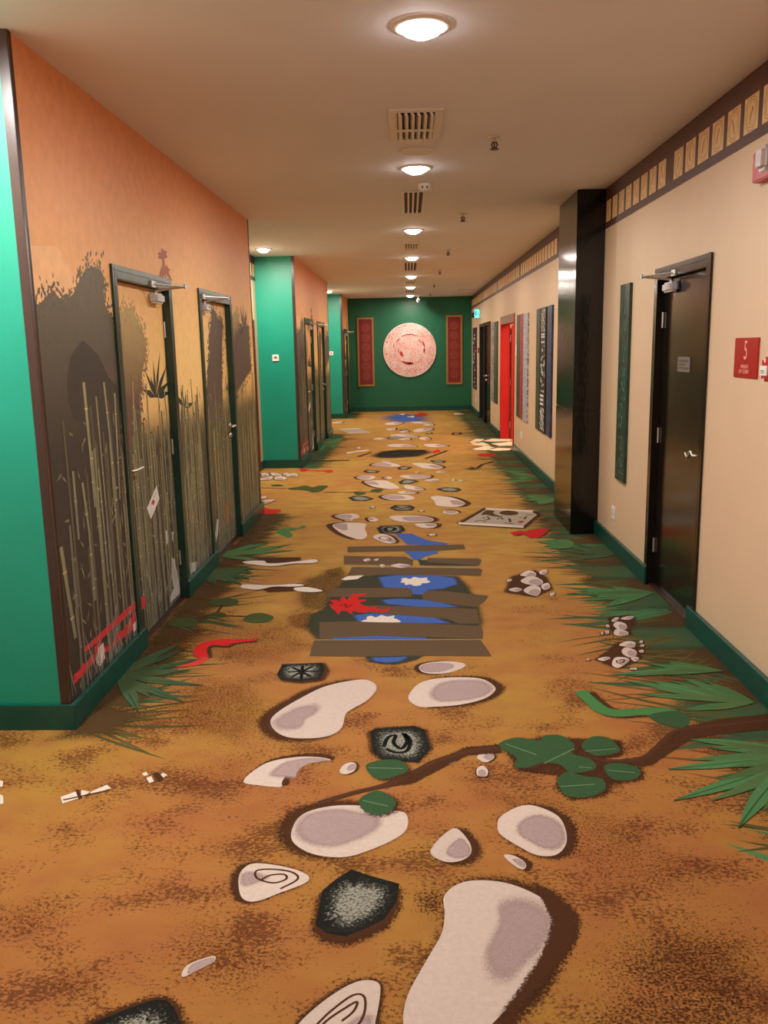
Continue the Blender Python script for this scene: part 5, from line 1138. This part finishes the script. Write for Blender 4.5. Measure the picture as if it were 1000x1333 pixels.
def plateobj(name, X, sg, y, z, w, h, label, cat, group=None):
    t = thing(name, (X,y,z), label, cat, group)
    k = MB(); k.box((X-sg*.001,y-w/2,z-h/2),(X+sg*.009,y+w/2,z+h/2),'white'); k.build('cover', t, .003)
    k = MB()
    if cat == 'socket':
        for dy_, dz_ in ((-.018,-.012),(.018,-.012),(0,.016)): k.box((X+sg*.0091,y+dy_-.004,z+dz_-.006),(X+sg*.0095,y+dy_+.004,z+dz_+.006),'plateink')
        k.build('pin_holes', t)
    else: k.box((X+sg*.0091,y-w*.22,z-h*.26),(X+sg*.014,y+w*.22,z+h*.26),'white'); k.build('rocker', t, .002)
    return t
plateobj('wall_socket', XR, -1, 6.825, .302, .10, .10, 'white wall socket low between the column and the near black door', 'socket')
plateobj('wall_socket', XR, -1, 12.53, .345, .16, .10, 'white wall socket below the frosted blue white panel', 'socket')
plateobj('wall_socket', XR, -1, 21.2, .33, .16, .10, 'white wall socket below the navy panel by the end wall', 'socket')
plateobj('light_switch', XR, -1, 13.25, 1.56, .12, .16, 'white switch plate at the near edge of the open red door', 'switch')
t = thing('wall_button', (XR,20.22,1.53), 'tiny red call button left of the far black door', 'alarm'); k = MB(); k.box((XR+.001,20.17,1.47),(XR-.03,20.27,1.59),'red'); k.build('housing', t, .01); k = MB(); k.box((XR-.0305,20.19,1.5),(XR-.033,20.25,1.55),'white'); k.build('press_panel', t)
# exit sign
t = thing('exit_sign', (XR,19.8,2.34), 'glowing teal exit sign sticking out above the far black doors', 'sign')
k = MB(); k.box((XR+.001,19.76,2.32),(XR-.03,19.86,2.40),'white'); k.build('bracket', t, .003)
k = MB(); k.box((XR-.03,19.79,2.25),(XR-.13,19.83,2.43),'exit'); k.build('lit_panel', t, .003)['label'] = 'glowing teal panel'
k = MB()
for a in range(2):
    yy = 19.789
    k.box((XR-.06,yy,2.30),(XR-.066,yy-.0006,2.38),'pwhite'); k.box((XR-.08,yy,2.33),(XR-.045,yy-.0006,2.345),'pwhite'); k.box((XR-.10,yy,2.29),(XR-.12,yy-.0006,2.40),'pwhite')
k.build('running_symbol', t)
t = thing('emergency_lamp', (XR,20.95,2.35), 'small dark box on the right wall behind the exit sign', 'lamp')
k = MB(); k.box((XR+.001,20.85,2.29),(XR-.10,21.1,2.40),'void'); k.build('housing', t, .006); k = MB(); k.tube([(XR-.04,20.849,2.34),(XR-.04,20.83,2.34)], .03, 'white', 14); k.build('lamp_head', t)

# thermostats on the green block ends
def stat(x, y, z, label):
    t = thing('thermostat', (x,y,z), label, 'switch', 'thermostats on the green block ends')
    k = MB(); k.box((x-.045,y+.001,z-.045),(x+.045,y-.014,z+.045),'white'); k.build('cover', t, .004)
    k = MB(); k.box((x-.02,y-.0142,z-.01),(x+.02,y-.0155,z+.02),'plate'); k.build('display', t); return t
stat(-1.823, 11.97, 1.527, 'white square thermostat on the green end of the middle block')
stat(-1.80, 20.42, 1.525, 'white square thermostat on the green end of the farthest block')

# ---------------------------------------------------------------- end wall art
cx, cz, R0 = .038, 1.555, .682
t = thing('medallion', (cx,YW-.03,cz), 'large round pink and red medallion on the green end wall', 'wall art')
ROT = Matrix.Translation((cx,YW,cz)) @ Matrix.Rotation(math.pi/2,4,'X')
k = MB(); k.lathe([(R0,-.001),(R0,.028),(R0-.004,.034),(R0-.018,.034),(R0-.02,.03)], ROT, 'medalrim', 96); k.build('rim', t, smooth=False)
k = MB(); k.lathe([(0.0001,.03),(R0*.5,.03),(R0-.02,.03)], ROT, 'medal', 96); k.build('face', t, origin=(cx,YW-.03,cz))
def arc(r, a0, a1, w0, w1=None, n=18):
    k = MB(); v=[]; f=[]
    for i in range(n+1):
        u = i/n; a = math.radians(a0+(a1-a0)*u); w = w0*math.sin(math.pi*u)**.6+.002
        for q in (-w,w): v.append((cx+(r+q)*R0*math.cos(a),YW-.0312,cz+(r+q)*R0*math.sin(a)))
    for i in range(n): f.append((2*i,2*i+1,2*i+3,2*i+2))
    k.tri(v,f,'medalred'); k.build('crescent', t)
arc(.58,60,125,.018); arc(.57,128,150,.02); arc(.62,155,172,.012); arc(.57,8,34,.03); arc(.55,-12,8,.035); arc(.50,30,50,.014); 
arc(.50,-128,-72,.05); arc(.48,-100,-80,.03); arc(.34,185,225,.05); arc(.42,170,200,.015)
for a in (102,78,74,46,136,160,8,-2,188,212,-45,-52,-36,-74,-98,-128,-140,-62):
    rr = .86+rnd.uniform(-.03,.05); s_ = rnd.uniform(.018,.034)*R0; a = math.radians(a); px_, pz_ = cx+rr*R0*math.cos(a), cz+rr*R0*math.sin(a)
    v = [(px_+s_*math.cos(q*.785)*rnd.uniform(.6,1.1),YW-.0312,pz_+s_*math.sin(q*.785)*rnd.uniform(.6,1.1)) for q in range(8)]; k = MB(); k.tri(v,[tuple(range(8))],'medalred'); k.build('red_spot', t)
def scroll(x0, x1, z0, z1, label):
    t = thing('hanging_banner', ((x0+x1)/2,YW,z0), label, 'wall art', 'banners on the end wall'); y = YW
    k = MB(); b = .045
    k.box((x0,y+.001,z0),(x0+b,y-.03,z1),'gold'); k.box((x1-b,y+.001,z0),(x1,y-.03,z1),'gold'); k.box((x0+b,y+.001,z0),(x1-b,y-.03,z0+b),'gold'); k.box((x0+b,y+.001,z1-b),(x1-b,y-.03,z1),'gold'); k.build('frame', t)
    k = MB(); k.box((x0+b,y+.001,z0+b),(x1-b,y-.018,z1-b),'banner'); k.build('panel', t)
    k = MB(); xc = (x0+x1)/2
    for i in range(6):
        zc = z0+.26+(z1-z0-.52)*i/5
        for r in (.105,.075,.04):
            v=[]; f=[]
            for j in range(24):
                for q in (0,.014): v.append((xc+(r-q)*math.cos(j*math.pi/12),y-.0186,zc+(r-q)*math.sin(j*math.pi/12)))
            for j in range(24): f.append((2*j,2*((j+1)%24),2*((j+1)%24)+1,2*j+1))
            k.tri(v,f,'motif')
    k.build('round_motifs', t)
scroll(-1.30, -.877, .657, 2.394, 'tall red framed banner left of the round medallion')
scroll(.976, 1.389, .668, 2.408, 'tall red framed banner right of the round medallion')

# ---------------------------------------------------------------- ceiling fittings
def downlight(x, y, label, watts, col, lens, grp='round downlights along the ceiling', r=.088):
    t = thing('ceiling_downlight', (x,y,H), label, 'ceiling light', grp)
    k = MB(); k.lathe([(r+.035,-.0005),(r+.033,-.006),(r+.012,-.012),(r+.001,-.010),(r+.001,-.003)], Matrix.Translation((x,y,H)), 'vent', 40); k.build('trim_ring', t, smooth=True)
    k = MB(); k.lathe([(.0001,-.046),(r*.45,-.042),(r*.8,-.028),(r*.97,-.012),(r,-.0035)], Matrix.Translation((x,y,H)), lens, 40); k.build('lens', t, smooth=True)['label'] = 'glowing lens'
    L = bpy.data.lights.new('lamp','AREA'); L.shape = 'DISK'; L.size = r*1.6; L.energy = watts; L.color = col
    o = bpy.data.objects.new('lamp', L); COL.objects.link(o); o.parent = t; o.location = (0,0,-.05)
    return t
W1, W2 = (1,.97,.95), (1,.91,.79)
LW = 34
downlight(.07, 3.654, 'largest glowing round ceiling light, nearest and topmost in the picture', LW, (.98,.98,1), 'lens_near')
downlight(.07, 6.361, 'round glowing ceiling light just beyond the big square vent', LW, W1, 'lens_near')
ords = ['round glowing ceiling light just beyond the first slotted vent','round glowing ceiling light between the small grid vent and the second slotted vent','round glowing ceiling light beyond the second slotted vent','round glowing ceiling light second from the end wall','round glowing ceiling light closest to the end wall']
for y, lab in zip((9.618,12.521,15.798,18.604,21.633), ords): downlight(.07, y, lab, LW*(.8 if y > 21 else 1), W2, 'lens')
downlight(-1.78, 11.067, 'round glowing ceiling light in front of the first green block end', LW*1.2, W2, 'lens', r=.075)
downlight(-1.715, 19.3, 'round glowing ceiling light before the farthest green block end', LW*1.2, W2, 'lens', r=.075)
downlight(-1.75, 2.75, 'round ceiling light in the niche beside the camera', LW*1.6, (1,.97,.94), 'lens_near', r=.075)
downlight(.07, .75, 'round ceiling light above the camera', LW*.3, (.98,.98,1), 'lens_near')
downlight(.07, -2.2, 'round ceiling light behind the camera', LW*.8, (.98,.98,1), 'lens_near')
L = bpy.data.lights.new('room_light','AREA'); L.size = .5; L.energy = 45; L.color = (1,.84,.62); lo = bpy.data.objects.new('lamp', L); COL.objects.link(lo); lo.location = (2.9,14.1,2.66)
tl = thing('room_ceiling_light', (2.9,14.1,2.7), 'ceiling light inside the room behind the open red door', 'ceiling light'); lo.parent = tl; lo.location = (0,0,-.03)
k = MB(); k.box((2.62,13.82,2.695),(3.18,14.38,2.6995),'lens'); k.build('diffuser', tl)
t = thing('ceiling_disc', (.075,5.83,H), 'flat round white ceiling speaker just before the second light', 'disc')  # plain flush disc with a thin raised rim, its use unknown
k = MB(); k.lathe([(.115,-.0005),(.112,-.008),(.098,-.012),(.092,-.006)], Matrix.Translation((.075,5.83,H)), 'vent', 40); k.build('rim', t, smooth=True)
k = MB(); k.lathe([(.0001,-.007),(.092,-.006)], Matrix.Translation((.075,5.83,H)), 'ceiling', 40); k.build('disc_face', t)
def gridvent(x0, x1, y0, y1, label):
    t = thing('ceiling_vent', ((x0+x1)/2,(y0+y1)/2,H), label, 'ceiling vent', 'square grid vents in the ceiling')
    k = MB(); b = .045; z = H-.0005; d = H-.012
    k.box((x0,y0,d),(x1,y0+b,z),'vent'); k.box((x0,y1-b,d),(x1,y1,z),'vent'); k.box((x0,y0+b,d),(x0+b,y1-b,z),'vent'); k.box((x1-b,y0+b,d),(x1,y1-b,z),'vent'); k.build('frame', t, .002)
    k = MB(); k.box((x0+b,y0+b,H-.002),(x1-b,y1-b,H-.0006),'ventdark'); k.build('duct', t)
    n = 6
    for i in range(n):
        xx = x0+b+(x1-x0-2*b)*(i+.12)/n; k = MB(); v = [(xx,y0+b,H-.003),(xx+.010,y0+b,H-.003),(xx+.024,y0+b,H-.03),(xx+.010,y0+b,H-.03)]; v += [(a,y1-b,c) for a,_,c in v]
        k.tri(v,[(0,1,2,3),(7,6,5,4),(0,4,5,1),(1,5,6,2),(2,6,7,3),(3,7,4,0)],'vent'); k.build('slat', t)
    ym = (y0+y1)/2; k = MB(); k.box((x0+b,ym-.018,H-.0345),(x1-b,ym+.018,H-.0302),'vent'); k.build('cross_bar', t)
def slotvent(x0, x1, y0, y1, label):
    t = thing('ceiling_vent', ((x0+x1)/2,(y0+y1)/2,H), label, 'ceiling vent', 'long slotted vents in the ceiling')
    k = MB(); k.box((x0,y0,H-.003),(x1,y1,H-.0005),'ventdark'); k.build('duct', t); n = 4; w = (x1-x0)/(n*2+1)
    k = MB(); k.box((x0-.012,y0-.012,H-.01),(x0+w*.7,y1+.012,H-.0032),'vent'); k.box((x1-w*.7,y0-.012,H-.01),(x1+.012,y1+.012,H-.0032),'vent'); k.box((x0+w*.7,y0-.012,H-.01),(x1-w*.7,y0,H-.0032),'vent'); k.box((x0+w*.7,y1,H-.01),(x1-w*.7,y1+.012,H-.0032),'vent'); k.build('frame', t)
    for i in range(n-1):
        xx = x0+w*(2*i+2); k = MB(); k.box((xx,y0,H-.014),(xx+w*.8,y1,H-.0032),'vent'); k.build('slat', t)
gridvent(-.088,.206,4.83,5.52,'large grid vent between the two nearest ceiling lights')
slotvent(-.028,.152,7.29,8.40,'first long slotted ceiling vent, just beyond the white smoke detector')
gridvent(-.083,.19,10.79,11.48,'small grid vent between the third and fourth ceiling lights')
slotvent(-.05,.16,13.2,14.6,'second long slotted ceiling vent, beyond the fourth ceiling light')
gridvent(-.083,.19,16.85,17.5,'faint grid vent beyond the fifth ceiling light')
slotvent(-.05,.16,19.6,20.6,'last slotted ceiling vent near the end wall')
t = thing('smoke_detector', (.145,7.0,H), 'small white detector on the ceiling behind the second light', 'detector')
k = MB(); k.lathe([(.055,-.0005),(.055,-.02),(.045,-.045),(.0001,-.05)], Matrix.Translation((.145,7.0,H)), 'white', 28); k.build('housing', t, smooth=True)
for dx in (-.018,.018):
    k = MB(); k.box((.145+dx-.006,6.944,H-.036),(.145+dx+.006,6.957,H-.022),'plateink'); k.build('sensor_slot', t)
def sprinkler(y, label):
    x = .537; t = thing('sprinkler_head', (x,y,H), label, 'sprinkler', 'sprinkler heads along the right of the ceiling')
    k = MB(); k.lathe([(.035,-.0005),(.033,-.006),(.012,-.008)], Matrix.Translation((x,y,H)), 'steel', 20); k.build('collar', t)
    k = MB(); k.tube([(x,y,H-.002),(x,y,H-.03)], .009, 'steel', 10)
    for s_ in (-1,1): k.tube([(x+s_*.008,y,H-.028),(x+s_*.018,y,H-.045),(x+s_*.006,y,H-.07)], .005, 'trim', 6)
    k.tube([(x,y,H-.03),(x,y,H-.066)], .005, 'trim', 6); k.build('yoke', t)
    k = MB(); k.lathe([(.0001,-.074),(.026,-.074),(.03,-.07),(.0001,-.068)], Matrix.Translation((x,y,H)), 'trim', 14); k.build('deflector', t)
for i, (y, lab) in enumerate(zip((5.519,8.557,11.62,14.62,17.74,20.73), ['nearest sprinkler head, right of the large grid vent','second sprinkler head, right of the first slotted vent','third sprinkler head, right of the small grid vent','fourth sprinkler head along the ceiling','fifth sprinkler head along the ceiling','last sprinkler head, closest to the end wall'])): sprinkler(y, lab)
t = thing('security_camera', (.27,21.9,H), 'small white camera hanging from the ceiling before the end wall', 'camera')
k = MB(); k.tube([(.27,21.9,H-.001),(.27,21.9,H-.07)], .018, 'white', 12); k.lathe([(.04,-.0005),(.04,-.012),(.018,-.014)], Matrix.Translation((.27,21.9,H)), 'white', 20); k.build('mount', t)
k = MB(); k.tube([(.27,21.99,H-.09),(.27,21.96,H-.095),(.27,21.84,H-.115),(.27,21.80,H-.12)], [.03,.045,.045,.038], 'white', 16); k.build('body', t, smooth=True)
k = MB(); k.tube([(.27,21.80,H-.12),(.27,21.792,H-.1215)], .026, 'void', 16); k.build('lens', t)
t = MB(); z = H-.0005
for a, b in (((1.15,19.70),(1.50,19.715)),((1.15,20.085),(1.50,20.10)),((1.15,19.715),(1.162,20.085)),((1.488,19.715),(1.50,20.085))): t.box((a[0],a[1],z-.004),(b[0],b[1],z),'friezeline')
t.box((1.162,19.715,z-.003),(1.488,20.085,z),'ceiling')
tag(t.build('ceiling_hatch', origin=(1.325,19.9,H)), 'square access hatch in the ceiling near the right end', 'hatch')

# ---------------------------------------------------------------- camera, world, render look
cam = bpy.data.cameras.new('camera'); co = bpy.data.objects.new('camera', cam); COL.objects.link(co)
cam.sensor_fit = 'VERTICAL'; cam.sensor_height = 36; cam.lens = 36*1119.39/1333; cam.clip_start = .02; cam.shift_y = 0
a, b, c = (math.radians(v) for v in (10.8496,1.7957,-1.1568))
F = Vector((-math.sin(b)*math.cos(a),math.cos(b)*math.cos(a),-math.sin(a))); r = Vector((math.cos(b),math.sin(b),0)); u = r.cross(F)
R2 = r*math.cos(c)+u*math.sin(c); U2 = u*math.cos(c)-r*math.sin(c)
m = Matrix((R2,U2,-F)).transposed().to_4x4(); m.translation = (0,0,EYE); co.matrix_world = m
SC.camera = co
wd = bpy.data.worlds.new('world'); SC.world = wd; wd.use_nodes = True; wd.node_tree.nodes['Background'].inputs[0].default_value = (.02,.018,.016,1)
vs = SC.view_settings; vs.view_transform = 'Standard'; vs.look = 'None'; vs.gamma = 1; vs.exposure = 0.0; vs.use_curve_mapping = False
SC.cycles.max_bounces = 10; SC.cycles.diffuse_bounces = 5; SC.cycles.transparent_max_bounces = 24; SC.cycles.caustics_reflective = False; SC.cycles.sample_clamp_indirect = 4
